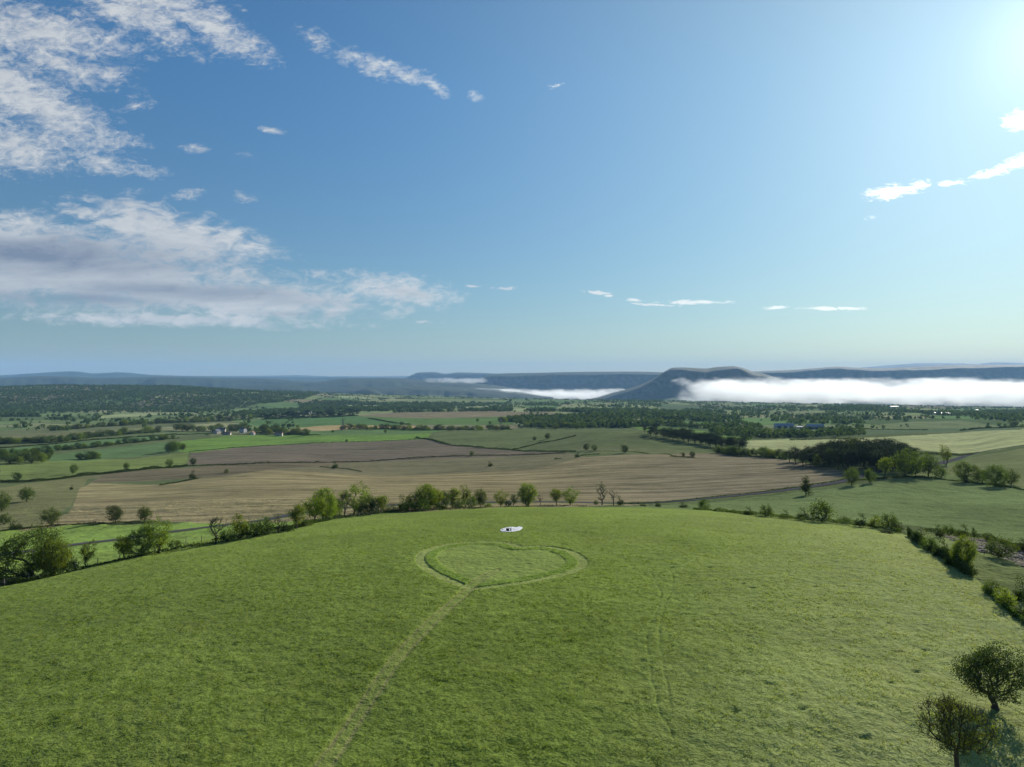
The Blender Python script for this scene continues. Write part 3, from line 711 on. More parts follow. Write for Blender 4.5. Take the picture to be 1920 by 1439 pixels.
NEAR = [
 # kind, x, y, height px, width, label, var
 ('clump_near', 52, 1086, 92, .95, 'largest broad leafy tree at the far left of the meadow edge', 0, 'tree'),
 ('clump_near', 100, 1078, 66, .85, 'bright leafy tree leaning against the largest tree at the left edge', 1, 'tree'),
 ('bush', 126, 1071, 34, .9, 'dark green bush right beside the big left-hand tree', 1, 'bush'),
 ('bush', 10, 1098, 26, 1.3, 'low dark bush below the big tree at the left edge', 1, 'bush'),
 ('airy', 164, 1063, 50, .95, 'small many-stemmed sapling standing alone in the gap beside the lane at the left', 0, 'tree'),
 ('fresh', 232, 1050, 48, .95, 'thin-leaved tree at the left end of the trio in front of the lane', 0, 'tree'),
 ('clump_near', 264, 1043, 54, .75, 'dense middle tree of the trio in front of the lane', 0, 'tree'),
 ('fresh', 298, 1037, 58, 1.1, 'tallest right-hand tree of the trio in front of the lane', 1, 'tree'),
 ('bush', 328, 1029, 18, 1.1, 'small bush just right of the trio of trees by the lane', 0, 'bush'),
 ('sparse', 404, 1019, 54, 1.0, 'upright tree with brownish bare twigs at the left end of the long row', 0, 'tree'),
 ('bush', 450, 1009, 48, .62, 'rounded fresh green shrub second from the left in the long row', 3, 'bush'),
 ('bush', 476, 1007, 32, .8, 'low dense bush between the rounded shrub and the brown-twigged tree', 0, 'bush'),
 ('bush', 497, 1003, 40, .7, 'bushy green tree-like shrub in the left part of the long row', 2, 'bush'),
 ('sparse', 522, 1000, 36, .9, 'small brown-twigged tree in the left part of the long row', 1, 'tree'),
 ('fresh', 556, 992, 50, 1.0, 'stout round tree before the tall group of the long row', 2, 'tree'),
 ('fresh', 590, 982, 54, 1.15, 'left tree of the tall group, darker and lower than its neighbour', 0, 'tree'),
 ('clump_near', 610, 977, 62, .8, 'tallest yellow-green tree of the long row', 1, 'tree'),
 ('airy', 634, 972, 44, .9, 'half-bare tree under the tallest tree of the row', 1, 'tree'),
 ('sparse', 646, 968, 48, .8, 'brownish tree with forked trunk in the tall group', 0, 'tree'),
 ('fresh', 664, 965, 54, 1.1, 'spreading vase-shaped tree with a visible forked trunk', 1, 'tree'),
 ('round', 692, 964, 36, 1.1, 'low round dark tree right of the spreading one', 0, 'tree'),
 ('fresh', 714, 962, 37, 1.1, 'yellow-green round tree before the gap in the row', 2, 'tree'),
 ('bush', 741, 960, 14, 1.2, 'small bush in the gap of the row', 1, 'bush'),
 ('bush', 754, 958, 28, .7, 'dark bush at the left end of the middle clump of trees', 1, 'bush'),
 ('round', 778, 958, 34, 1.0, 'mid-green tree at the left of the middle clump', 1, 'tree'),
 ('clump_near', 802, 957, 49, .85, 'tallest bright tree of the middle clump', 1, 'tree'),
 ('fresh', 818, 956, 44, .9, 'bright tree just right of the tallest one in the middle clump', 0, 'tree'),
 ('airy', 835, 955, 38, .9, 'thin-stemmed tree in the middle clump', 1, 'tree'),
 ('fresh', 849, 954, 42, .85, 'upright tree with pale stems in the middle clump', 2, 'tree'),
 ('airy', 872, 953, 43, .85, 'narrow tree with two tiers of leaves right of the middle clump', 0, 'tree'),
 ('bush', 884, 953, 26, .7, 'small bush between the narrow tree and the last tree of the clump', 0, 'bush'),
 ('round', 900, 952, 36, .85, 'round tree with jagged top closing the middle clump', 0, 'tree'),
 ('fresh', 939, 950, 28, 1.1, 'small open round tree standing left of the big round one', 1, 'tree'),
 ('airy', 964, 949, 24, 1.0, 'low scrubby tree leaning on the big round one', 1, 'tree'),
 ('clump_near', 989, 949, 42, .88, 'big perfectly round tree on the crest behind the white sheet', 1, 'tree'),
 ('bare', 1013, 949, 22, .9, 'faint nearly leafless sapling right of the big round tree', 0, 'tree'),
 ('fresh', 1043, 948, 34, .9, 'left tree of the small pair right of the round tree', 0, 'tree'),
 ('fresh', 1069, 948, 31, 1.1, 'right tree of the small pair, with a crooked trunk', 1, 'tree'),
 ('sparse', 1129, 947, 42, .95, 'tall half-bare tree with upright branches near the lane', 1, 'tree'),
 ('bare', 1150, 949, 32, .9, 'black leafless tree beside the half-bare one', 0, 'tree'),
 ('bush', 1163, 948, 17, .7, 'small round bush right of the leafless tree', 1, 'bush'),
 ('bush', 1117, 947, 9, .9, 'tiny bush at the foot of the half-bare tree', 0, 'bush'),
 ('bush', 1206, 950, 7, 1.8, 'very low flat bush on the crest, leftmost of those before the lane', 1, 'bush'),
 ('bush', 1234, 951, 11, .9, 'low rounded bush on the crest before the lane', 1, 'bush'),
 ('bush', 1281, 953, 11, 1.4, 'broad low bush at the start of the right-hand hedge', 1, 'bush'),
 ('bush', 1318, 955, 21, .95, 'pointed dark bush at the start of the right-hand hedge', 0, 'bush'),
 ('bush', 1375, 963, 10, 1.2, 'low bush in the right-hand hedge, nearest the pointed one', 2, 'bush'),
 ('bush', 1402, 966, 14, 1.2, 'rounded low bush in the middle of the thin hedge', 1, 'bush'),
 ('bush', 1437, 969, 24, .8, 'upright bush in the thin right-hand hedge', 0, 'bush'),
 ('bush', 1470, 971, 14, 1.2, 'low dark bush right of the upright one', 1, 'bush'),
 ('bush', 1503, 974, 20, 1.1, 'dark bush touching the left side of the biggest bush', 1, 'bush'),
 ('bush', 1541, 977, 42, .86, 'biggest round bush of the right-hand hedge, with lit top', 0, 'bush'),
 ('bush', 1583, 981, 15, 1.3, 'low bush right of the biggest bush', 2, 'bush'),
 ('bush', 1612, 987, 23, .9, 'dark upright bush midway along the right boundary', 1, 'bush'),
 ('bush', 1640, 989, 24, .8, 'thin pale-flecked bush midway along the right boundary', 3, 'bush'),
 ('bush', 1668, 993, 32, .72, 'tall round bush before the bend of the right boundary', 0, 'bush'),
 ('bush', 1686, 996, 16, 1.0, 'low bush at the bend of the right boundary', 1, 'bush'),
 ('bush', 1661, 1001, 11, 2.0, 'flat dark bramble in front of the tall round bush', 1, 'bush'),
 ('bush', 1722, 1018, 28, .9, 'dark bush at the top of the steep hedge on the right', 1, 'bush'),
 ('bush', 1745, 1034, 30, .8, 'brown-topped bush in the steep hedge on the right', 0, 'bush'),
 ('bush', 1762, 1045, 34, .8, 'dense dark bush left of the twin-stemmed tree', 1, 'bush'),
 ('clump_near', 1806, 1068, 62, .72, 'twin-stemmed yellow-green tree in the steep hedge on the right', 1, 'tree'),
 ('bush', 1785, 1062, 30, .9, 'dark bush at the foot of the twin-stemmed tree', 1, 'bush'),
 ('bush', 1818, 1080, 24, .9, 'dark low bush ending the steep hedge', 1, 'bush'),
 ('bush', 1762, 1008, 22, .7, 'small dark shrub on the bank left of the stony patch', 1, 'bush'),
 ('bush', 1779, 1004, 20, .9, 'dark shrub on the far side of the bank', 0, 'bush'),
 ('bush', 1803, 1008, 24, .9, 'round shrub behind the twin-stemmed tree', 1, 'bush'),
 ('airy', 1826, 1014, 28, .6, 'spindly dark tree behind the stony patch', 1, 'tree'),
 ('bush', 1852, 1015, 14, 1.0, 'low bush above the stony patch', 0, 'bush'),
 ('round', 1872, 1048, 42, 1.15, 'spreading dark tree standing on the stony patch', 1, 'tree'),
 ('bush', 1912, 1034, 24, 1.0, 'dark hedge bush at the right edge above the stony patch', 1, 'bush'),
 ('bush', 1860, 1118, 36, .75, 'reddish-green bush on the near right boundary', 2, 'bush'),
 ('bush', 1888, 1140, 40, .85, 'rounded yellow-green bush on the near right boundary', 3, 'bush'),
 ('bush', 1915, 1128, 44, .7, 'tall dark bush at the right edge of the picture', 1, 'bush'),
 ('bush', 1918, 1160, 36, .9, 'dark bush at the foot of the right edge boundary', 1, 'bush'),
 # beyond the lane, left
 ('bush', 30, 993, 17, 1.1, 'low dark bush beside the stubble field at the left edge', 1, 'bush'),
 ('round', 3, 960, 38, .8, 'tree cut by the left edge of the picture above the lane', 1, 'tree'),
 ('bush', 8, 984, 22, .9, 'leafy bush cut by the left edge of the picture', 0, 'bush'),
 ('round', 50, 941, 28, .95, 'lone leaning tree in the stubble field at the left', 0, 'tree'),
 ('round', 97, 985, 32, .95, 'leftmost of the three round trees beyond the lane', 1, 'tree'),
 ('round', 216, 980, 32, 1.0, 'middle one of the three round trees beyond the lane', 2, 'tree'),
 ('round', 271, 979, 30, .85, 'rightmost of the three round trees beyond the lane', 0, 'tree'),
 ('bush', 134, 919, 9, .6, 'single tiny bush on the stubble field', 1, 'bush'),
 ('bush', 362, 899, 16, .8, 'dark bush on the tip of the short hedge in the ploughed field', 1, 'bush'),
 ('bush', 425, 888, 9, .8, 'pale little bush on the crest of the ploughed field', 0, 'bush'),
 ('bush', 627, 879, 13, .9, 'dark bush on the strip behind the ploughed field crest', 1, 'bush'),
 ('bush', 919, 875, 9, 1.0, 'small bush on the crest of the ploughed field right of centre', 1, 'bush'),
 ('round', 884, 856, 10, .8, 'tiny double-topped tree on the bare field', 1, 'tree'),
 ('round', 137, 889, 19, .7, 'small tree in the dark hedge, leftmost of three', 1, 'tree'),
 ('round', 237, 881, 14, .8, 'small tree in the dark hedge, middle of three', 0, 'tree'),
 ('round', 319, 876, 15, .9, 'small tree in the dark hedge, rightmost of three', 1, 'tree'),
 ('round', 362, 873, 14, .9, 'reddish small tree at the corner of the bare field', 2, 'tree'),
 ('round', 33, 902, 16, 1.0, 'dark tree in the thick hedge at the left edge', 2, 'tree'),
 ('round', 1099, 845, 13, .9, 'left one of two small trees on the olive pasture edge', 2, 'tree'),
 ('round', 1115, 846, 12, .9, 'right one of two small trees on the olive pasture edge', 1, 'tree'),
 ('bush', 1082, 858, 10, .8, 'round bush below the two small pasture trees', 1, 'bush'),
 ('round', 1172, 850, 15, .95, 'dark round tree alone on the pasture edge right of centre', 2, 'tree'),
 ('round', 1026, 824, 11, 1.0, 'small dark tree on the pasture hedge', 2, 'tree'),
 ('round', 1002, 827, 8, 1.0, 'smallest tree on the pasture hedge, left of the dark one', 2, 'tree'),
 ('round', 1281, 857, 8, .9, 'left tree on the short dark hedge above the ploughed field', 2, 'tree'),
 ('round', 1298, 858, 11, .9, 'right tree on the short dark hedge above the ploughed field', 2, 'tree'),
 # right middle distance
 ('conebush', 1511, 930, 35, .95, 'dark cone-shaped bush beside the lane on the right', 0, 'bush'),
 ('round', 1597, 911, 34, .72, 'upright tree where the lane meets the pine wood', 1, 'tree'),
 ('round', 1631, 906, 28, .7, 'narrow tree between the lane and the leaning tree', 0, 'tree'),
 ('fresh', 1660, 893, 39, .95, 'leaning round-headed tree in front of the pine wood', 0, 'tree'),
 ('round', 1698, 895, 52, .78, 'tallest grey-green tree at the right end of the pine wood', 1, 'tree'),
 ('round', 1716, 893, 36, .7, 'tree squeezed between the two tall ones at the end of the wood', 0, 'tree'),
 ('round', 1741, 894, 44, .85, 'second tall tree right of the pine wood', 0, 'tree'),
 ('bush', 1764, 896, 22, 1.0, 'bush trailing off right of the tall trees', 0, 'bush'),
 ('airy', 1773, 873, 38, .8, 'thin pale airy tree standing beside the climbing lane', 0, 'tree'),
 ('clump_near', 1813, 905, 38, .9, 'big round bushy tree on the pasture boundary at the right', 0, 'tree'),
 ('round', 1842, 906, 25, .9, 'lower tree between the two big round bushy ones', 0, 'tree'),
 ('clump_near', 1867, 913, 39, .9, 'second big round bushy tree on the pasture boundary', 0, 'tree'),
 ('round', 1896, 910, 29, .9, 'outermost tree on the pasture boundary at the right edge', 1, 'tree'),
]
for q_, (x, y, h, nb) in enumerate([(425,1015,22,'the brown-twigged tree and the rounded shrub'),(538,997,20,'the small brown tree and the stout round tree'),(574,988,20,'the stout round tree and the tall group'),(627,974,22,'the tallest tree and the forked brownish one'),(677,966,20,'the spreading tree and the low dark round one'),(702,964,20,'the low dark round tree and the last yellow-green one'),(726,962,16,'the last yellow-green tree of the row and the gap'),(766,960,22,'the dark bush and the mid-green tree of the middle clump'),(790,959,24,'the mid-green tree and the tallest tree of the middle clump'),(828,956,20,'the bright tree and the thin-stemmed one of the middle clump'),(860,954,22,'the pale-stemmed tree and the narrow one of the middle clump'),(915,952,10,'the jagged round tree and the small open one'),(952,950,12,'the small open tree and the low scrubby one')]):
    NEAR.append(('bush', x, y, h, 1.05, 'filling bush between '+nb, q_ % 4, 'bush'))
for (kd, x, y, h, W, lab, var, cat) in NEAR:
    H = h
    d0 = 60.
    if y < 1000 and x < 300: d0 = 200.
    if 330 < x < 1230 and y < 945 : d0 = 380.
    put(kd, x, y, H, W, lab, d0, cat, 'bushes along the field boundaries' if cat == 'bush' else 'trees along the lane and the field boundaries', var=var, sink=.05)

# --- hedges: one thing each
def hedge(line, hpx=None, h=None, wid=1.5, mat_='leaf_dark', label='', d0=200., dens=1.0, name='hedge', lumpy=.5):
    pts = [hit(x, y, d0) for x, y in line]
    L = catmull([(p.x, p.y) for p in pts], 8, False)
    seg = np.hypot(*np.diff(L, axis=0).T); cum = np.concatenate([[0], np.cumsum(seg)]); tot = cum[-1]
    dm = float(np.mean(L[:, 1])); lf = max(.16, dm/F*1.1)
    hh = h if h else hpx/F*dm
    n = int(min(60000, dens*tot*hh*1.6/(lf*lf)*(1.1+wid/3)))
    r = np.random.default_rng(int(line[0][0]*7+line[0][1]) % 9973)
    s = r.random(n)*tot; cx = np.interp(s, cum, L[:, 0]); cy_ = np.interp(s, cum, L[:, 1])
    sd = r.integers(1, 9999)
    prof = np.clip(.55+lumpy*1.9*fbm(s/(hh*2.2), s*0+sd, int(sd), 3)+.35*(vnoise(s/(hh*6), s*0, int(sd)+5)-.4), .12, 1.5)
    a = r.random(n)*2*math.pi; q = np.sqrt(r.random(n)*.75+.25)
    ox = np.cos(a)*q*wid*.5*(.6+.5*prof); oz = np.abs(np.sin(a))*q*hh*prof
    gx = cx+ox*.5+r.normal(size=n)*.1; gy = cy_+ox
    C = np.stack([gx, gy, ground(gx, gy)+oz+.02], -1)
    V, Qd = leaf_quads(C, lf*1.25, r)
    ti = np.repeat(np.clip(.55*vnoise(s/(hh*1.3), s*0+3, 8)+.5*r.random(n), 0, 1), 4)
    return tag(mk(name, mesh_np(name, V, Qd, {'tint': ti}), M[mat_]), label, 'hedge', 'hedges between the fields')
H_ = [
 ([(-120,918),(0,906),(60,904),(150,894),(240,885),(350,875)], dict(h=3.2, wid=4, label='thick dark hedge between the green strip and the stubble field at the left', d0=380)),
 ([(350,875),(480,870),(640,867.5),(760,861),(900,855),(1060,850)], dict(h=1.8, wid=2.5, label='long thin dark hedge line crossing the brown fields', d0=540)),
 ([(300,911),(330,906),(372,898)], dict(h=1.2, wid=2, label='short hedge jutting into the ploughed field', d0=380)),
 ([(355,848),(480,837.5),(640,829.5),(800,823.5)], dict(h=1.1, wid=2, label='thin hedge between the bright green field and the bare field', d0=700)),
 ([(780,821),(830,832),(900,840),(960,844.5),(1080,848)], dict(h=2.4, wid=3, label='curving hedge below the olive pasture', d0=640)),
 ([(960,844),(1005,833),(1040,827),(1080,818)], dict(h=2.0, wid=3, label='hedge climbing the olive pasture', d0=700)),
 ([(600,876),(650,880),(678,885)], dict(h=1.0, wid=2, label='bit of hedge on the crest behind the ploughed field', d0=440)),
 ([(1040,862),(1085,857),(1125,852)], dict(h=1.3, wid=2, label='short hedge at the top of the ploughed field right of centre', d0=480)),
 ([(1100,846),(1200,849),(1262,855)], dict(h=.7, wid=1.5, label='faint low hedge along the foot of the olive pasture', d0=520)),
 ([(1256,857),(1280,858),(1303,859)], dict(h=1.6, wid=2.5, label='short dark hedge with two small trees above the ploughed field', d0=440)),
 ([(1170,945.5),(1290,938),(1440,922),(1560,904),(1588,898)], dict(h=.9, wid=1.4, label='low dark hedge along the far side of the lane', d0=300)),
 ([(1300,956),(1380,964),(1440,969.5),(1500,975),(1560,980),(1640,990),(1690,999)], dict(h=1.5, wid=2.2, label='thin uneven hedge along the right side of the meadow', d0=120, mat_='leaf_mid')),
 ([(1702,1006),(1730,1026),(1765,1048),(1795,1070),(1824,1086)], dict(h=2.3, wid=3.2, label='steep thick dark hedge on the right boundary of the meadow', d0=80)),
 ([(1845,1108),(1880,1138),(1915,1166),(1960,1200)], dict(h=1.5, wid=2.6, label='near hedge running out of the picture at the right edge', d0=60, mat_='leaf_mid')),
 ([(1735,998),(1800,1004),(1860,1014),(1920,1030),(2000,1048)], dict(h=1.6, wid=2.4, label='hedge behind the stony patch at the right', d0=100)),
 ([(-100,1112),(0,1100),(60,1090),(130,1073)], dict(h=2.0, wid=3, label='dark scrub under the big trees at the left corner of the meadow', d0=90)),
 ([(135,1071),(240,1049),(330,1031),(400,1020)], dict(h=.9, wid=1.6, label='thin scrub along the fence before the long row of trees', d0=110)),
 ([(400,1020),(480,1005),(560,990),(640,973),(740,962)], dict(h=1.5, wid=2.2, label='undergrowth below the long row of trees', d0=140)),
 ([(740,961),(820,957),(910,954)], dict(h=1.3, wid=2.2, label='undergrowth below the middle clump of trees', d0=170)),
 ([(910,953),(1000,950),(1100,949),(1165,949)], dict(h=.5, wid=1.2, label='sparse weeds along the fence on the crest', d0=180, mat_='leaf_mid')),
 ([(-120,1010),(0,998),(110,986),(215,983),(290,981)], dict(h=1.3, wid=2.2, label='low hedge with three round trees beyond the lane', d0=220)),
 ([(1600,903),(1660,897),(1760,899),(1850,909),(1920,919),(2040,936)], dict(h=1.4, wid=2.4, label='hedge along the top of the rough pasture at the right', d0=260)),
 ([(1725,852),(1760,853),(1826,852)], dict(h=2.0, wid=2.5, label='clipped dark hedge before the pale barley field', d0=560)),
 ([(-60,846),(40,838),(140,829),(230,822),(330,815)], dict(h=2.5, wid=5, label='leafy hedge between the pastures at the far left', d0=750)),
 ([(330,816),(420,814),(600,816.5)], dict(h=2.2, wid=5, label='hedge below the hamlet', d0=900)),
 ([(1410,852),(1440,853),(1480,856)], dict(h=2.0, wid=4, label='low hedge linking the two pine woods', d0=500)),
 ([(1480,826),(1560,824),(1620,824)], dict(h=2.2, wid=4, label='dark hedge above the pale barley field', d0=760)),
 ([(690,785),(730,792),(770,797)], dict(h=3, wid=6, label='slanting hedge between the green field and the brown pasture', d0=1200)),
 ([(1560,804),(1640,806),(1740,807)], dict(h=2.5, wid=5, label='hedge on the grey-green slope below the farm sheds', d0=1000)),
 ([(1800,808),(1840,804),(1930,800)], dict(h=3.5, wid=7, label='hedge with trees on the ridge behind the barley field', d0=1000)),
]
for ln, kw in H_: hedge(ln, **kw)

# --- rows of trees further off, every tree a thing
def row(kind, line, step, hpx, label, group, W=.9, d0=500., cat='tree', jit=(2, 1.5), under=None):
    if under: hedge(line, hpx=hpx*.5, wid=6, label=under, d0=d0, mat_='leaf_dark', lumpy=.8)
    L = np.array(line, float); seg = np.hypot(*np.diff(L, axis=0).T); cum = np.concatenate([[0], np.cumsum(seg)])
    s = 0.
    while s < cum[-1]:
        x = np.interp(s, cum, L[:, 0])+random.uniform(-jit[0], jit[0]); y = np.interp(s, cum, L[:, 1])+random.uniform(-jit[1], jit[1])
        put(kind, x, y, hpx*random.uniform(.7, 1.2), W*random.uniform(.85, 1.2), label, d0, cat, group, var=None)
        s += step*random.uniform(.7, 1.3)
row('round', [(95,808),(230,798),(420,790),(475,785)], 11, 10, 'dark tree in the long row crossing the fields below the wooded hill at the left', 'trees in the row below the wooded hill', 1.2, 1000, under='dark undergrowth of the long tree row below the wooded hill')
row('round', [(0,833),(60,831),(110,829),(200,818),(300,811)], 11, 12, 'dark tree in the hedge row left of the hamlet', 'trees in the row left of the hamlet', 1.2, 750, under='undergrowth of the hedge row left of the hamlet')
row('round', [(110,845),(170,840),(230,833),(335,822)], 12, 10, 'dark tree between the pastures at the far left', 'trees between the left pastures', 1.2, 700, under='undergrowth under the trees between the far left pastures')
row('round', [(-40,866),(30,868),(90,866)], 10, 19, 'dark tree in the small wood at the left edge', 'trees in the small wood at the left edge', .9, 500, jit=(4, 3))
row('round', [(-40,856),(50,856),(100,852)], 11, 17, 'dark tree at the back of the small wood at the left edge', 'trees in the small wood at the left edge', .9, 500, jit=(4, 3))
row('round', [(150,863),(165,862),(186,860)], 9, 14, 'round tree in the clump between two green strips at the left', 'trees of the clump between the green strips', 1.2, 600, under='scrub under the clump between two green strips')
row('round', [(318,849),(330,848),(343,845)], 7, 18, 'tall tree in the clump at the corner of the bright green field', 'trees of the clump at the green field corner', .9, 600)
row('round', [(330,809),(400,809),(470,809)], 11, 13, 'leafy tree round the houses of the hamlet', 'trees round the hamlet', 1.15, 850)
row('round', [(482,813),(530,814),(582,817)], 11, 13, 'dark tree in the copse right of the hamlet', 'trees in the copse right of the hamlet', 1.15, 850, under='undergrowth of the copse right of the hamlet')
row('round', [(640,806),(700,805),(800,807),(880,807),(960,806)], 9.5, 10, 'dark tree in the tree line behind the tan strip field', 'trees in the line behind the tan strip', 1.2, 900, under='undergrowth of the tree line behind the tan strip field')
row('round', [(940,790),(980,798),(1040,802),(1100,803)], 11, 12, 'tree of the woodland edge above the olive pasture', 'trees of the woodland edge above the pasture', 1.0, 1000, jit=(4, 4))
row('pine', [(492,787),(560,785),(672,780)], 7, 12, 'dark tree in the straight plantation row behind the green field', 'trees of the straight plantation row', 1.4, 1100, 'pine', jit=(1.5, 1), under='dark foot of the straight plantation row')
put('round', 497, 811, 16, 1., 'left one of two big round trees behind the hamlet', 850); put('round', 517, 811, 17, 1., 'right one of two big round trees behind the hamlet', 850)
put('round', 895, 791, 6, 1., 'left one of two lone trees on the green upper pasture', 1000); put('round', 919, 796, 5.5, 1., 'right one of two lone trees on the green upper pasture', 1000)
put('round', 558, 803, 7, 1., 'small round tree left of the lattice pylon', 900); put('round', 624, 812, 6, 1., 'small tree on the hedge under the pylon', 850); put('round', 723, 813, 8, .7, 'lone tree on the green field right of the pylon', 900)
put('round', 650, 829, 5, .9, 'tiny tree on the edge of the bare field', 700)
# pines: the strip and the wood
strip = [((1206,812),(1345,838)), ((1215,818),(1370,845)), ((1240,820),(1400,850))]
for (a, b_) in strip:
    for k_ in range(15):
        t = (k_+random.uniform(.1, .9))/15
        put('pine', a[0]+(b_[0]-a[0])*t, a[1]+(b_[1]-a[1])*t+random.uniform(-1, 1), random.uniform(15, 24)*(0.8+.35*t), 1.25, 'dark pine in the diagonal shelter strip right of the olive pasture', 640, 'pine', 'pines of the diagonal strip')
row('round', [(1345,850),(1375,855),(1405,856),(1445,858),(1475,862)], 9, 17, 'pale green tree along the foot of the pine strip', 'leafy trees at the foot of the pine strip', 1.1, 480, under='brambles along the foot of the pine strip')
wood = [(1472,868),(1540,856),(1620,850),(1700,850),(1722,862),(1716,886),(1660,886),(1600,884),(1540,878),(1490,874)]
W_ = 0; tries = 0
pl_ = []
while len(pl_) < 95 and tries < 6000:
    tries += 1; x = random.uniform(1470, 1722); y = random.uniform(849, 888)
    if inpoly(np.array([x]), np.array([y]), wood)[0] and all(math.hypot((x-a)*1.0, (y-b_)*2.2) > 9 for a, b_ in pl_): pl_.append((x, y))
for (x, y) in pl_:
    edge = (x-1472)/250
    p_ = hit(x, y, 340); H = random.uniform(8.8, 14.2)*(.72+.28*math.sin(math.pi*min(1, max(0.12, edge))))
    plant('pine', p_, H, 1.15, 'dark pine in the dense wood at the right end of the ploughed field', 'pine', 'pines of the dark wood', 'pine_tree')
for (x, y, h, l) in [(1530,876,24,'leafy tree at the front left of the dark pine wood'), (1556,872,32,'grey-green leafy tree among the pines, left part of the wood'), (1607,866,44,'pale-topped leafy tree rising among the dark pines')]:
    put('round', x, y, h, .75, l, 340)
# ---------------------------------------------------------------- far woodland: nobody could count it
def far_wood(name, label, specs, mat_='wood_leaf', seed=1):
    r = np.random.default_rng(seed); VV, QQ, TT, off = [], [], [], 0
    for (poly, d0, d1, spacing, h, nq, keep) in specs:
        P = np.array(poly, float); x0, x1 = P[:, 0].min(), P[:, 0].max()
        area = (x1-x0)/F*(d1*d1-d0*d0)/2; n = int(min(70000, area/(spacing*spacing)))
        x = r.uniform(x0, x1, n); d = np.sqrt(r.uniform(d0*d0, d1*d1, n)); y = Yrow(x, d)
        Xp = (x-CX)/F*d
        ok = inpoly(x, y, P) & ((1.25*fbm(Xp/(160 if keep > .45 else 90), d/(150 if keep > .45 else 45), 31+seed, 3)+.5) < keep)
        x, d, Xp = x[ok], d[ok], Xp[ok]; n = len(x)
        if n == 0: continue
        g = ground(Xp, d)
        H = h*(.45+.9*r.random(n)); Wd = H*(.42+.2*r.random(n))
        tone = r.random(n)
        a = r.normal(size=(n, nq, 3)); a /= np.linalg.norm(a, axis=2, keepdims=True); a *= (.45+.55*r.random((n, nq, 1))**.5)
        C = np.stack([Xp[:, None]+a[..., 0]*Wd[:, None], d[:, None]+a[..., 1]*Wd[:, None], g[:, None]+H[:, None]*(.52+.46*a[..., 2])], -1).reshape(-1, 3)
        size = np.repeat(H*(2.1/math.sqrt(nq)), nq)
        V, Q_ = leaf_quads(C, size, r)
        VV.append(V); QQ.append(Q_+off); off += len(V); TT.append(np.repeat(np.clip(.6*np.repeat(tone, nq)+.4*r.random(n*nq), 0, 1), 4))
    V = np.concatenate(VV); Q_ = np.concatenate(QQ); T = np.concatenate(TT)
    return tag(mk(name, mesh_np(name, V, Q_, {'tint': T}), M[mat_]), label, 'woodland', kind='stuff')
SP = [
 ([(-400,800),(-400,715),(0,718),(300,720),(560,730),(600,738),(560,752),(420,768),(330,776),(120,790),(0,790)], 2350, 4700, 15, 8, 8, .80),
 ([(-400,800),(-60,755),(0,758),(40,768),(75,782),(60,790),(0,792)], 1900, 2700, 11, 9, 10, .95),
 ([(420,778),(560,768),(560,752),(700,756),(860,758),(960,764),(960,772),(860,772),(700,775),(620,774),(500,781)], 1900, 3600, 13, 9, 9, .52),
 ([(960,776),(1010,770),(1150,768),(1290,775),(1380,784),(1420,800),(1430,816),(1330,808),(1240,800),(1180,799),(1080,802),(1000,800),(950,790)], 1150, 3000, 11, 9.5, 12, .54),
 ([(1330,812),(1345,804),(1400,812),(1440,814),(1500,813),(1560,813),(1640,814),(1560,820),(1470,822),(1400,826)], 800, 1700, 9, 8, 22, .80),
 ([(950,786),(1000,782),(1100,790),(1210,796),(1200,803),(1000,803)], 1050, 1900, 9.5, 9, 20, .85),
 ([(1440,790),(1500,784),(1620,785),(1700,788),(1700,795),(1500,796)], 1400, 2400, 15, 8, 12, .55),
 ([(1660,772),(1800,774),(1920,770),(2300,775),(2300,796),(1900,792),(1800,784)], 1500, 3800, 15, 8, 8, .66),
 ([(1540,764),(1660,764),(1665,769),(1540,770)], 2800, 4200, 16, 12, 8, .9),
 ([(1230,775),(1330,762),(1700,764),(1700,782),(1500,785),(1350,790)], 2000, 4500, 16, 8, 7, .36),
 ([(640,758),(1240,752),(1240,766),(960,768)], 2900, 5000, 16, 9, 7, .36),
 ([(0,792),(340,776),(560,765),(560,800),(200,808),(0,820)], 1150, 2600, 15, 8, 10, .27),
 ([(1350,805),(2300,790),(2300,806),(1700,806)], 1100, 2000, 18, 7, 12, .25),
 ([(-700,1000),(-60,960),(-30,780),(-700,780)], 400, 2500, 22, 9, 10, .5),
]
far_wood('woodland', 'far-off woods and scattered trees covering the hill and the valley in the distance', SP)
# hedgerow trees on the borders of the far fields
r = np.random.default_rng(77); n = 260000
x = r.uniform(-100, 2020, n); d = np.sqrt(r.uniform(1150**2, 5200**2, n)); Xp = (x-CX)/F*d
a1, a2, _ = worley(Xp/260+.2*fbm(Xp/300, d/300, 4), d/330, 21)
ok = (a2-a1 < .028) & (r.random(n) < .75) & (fbm(Xp/200, d/200, 5, 2) > -.16)
yv = Yrow(x, d)
for (poly, d0, d1, col, s, i) in FIELDS:
    P = np.array(poly)
    ok &= ~(inpoly(x, yv, P) & (d > d0) & (d < d1))
x, d, Xp = x[ok], d[ok], Xp[ok]; n = len(x); g = ground(Xp, d); H = 6.5*(.5+.8*r.random(n)); nq = 9; Wd = H*.6
a = r.normal(size=(n, nq, 3)); a /= np.linalg.norm(a, axis=2, keepdims=True); a *= r.random((n, nq, 1))**.4
C = np.stack([Xp[:, None]+a[..., 0]*Wd[:, None], d[:, None]+a[..., 1]*Wd[:, None], g[:, None]+H[:, None]*(.5+.5*a[..., 2])], -1).reshape(-1, 3)
V, Q_ = leaf_quads(C, np.repeat(H*.75, nq), r)
tag(mk('hedgerows', mesh_np('hedgerows', V, Q_, {'tint': np.repeat(r.random(n*nq), 4)}), M['wood_leaf']), 'web of far hedgerows between the small distant fields', 'hedgerow', kind='stuff')

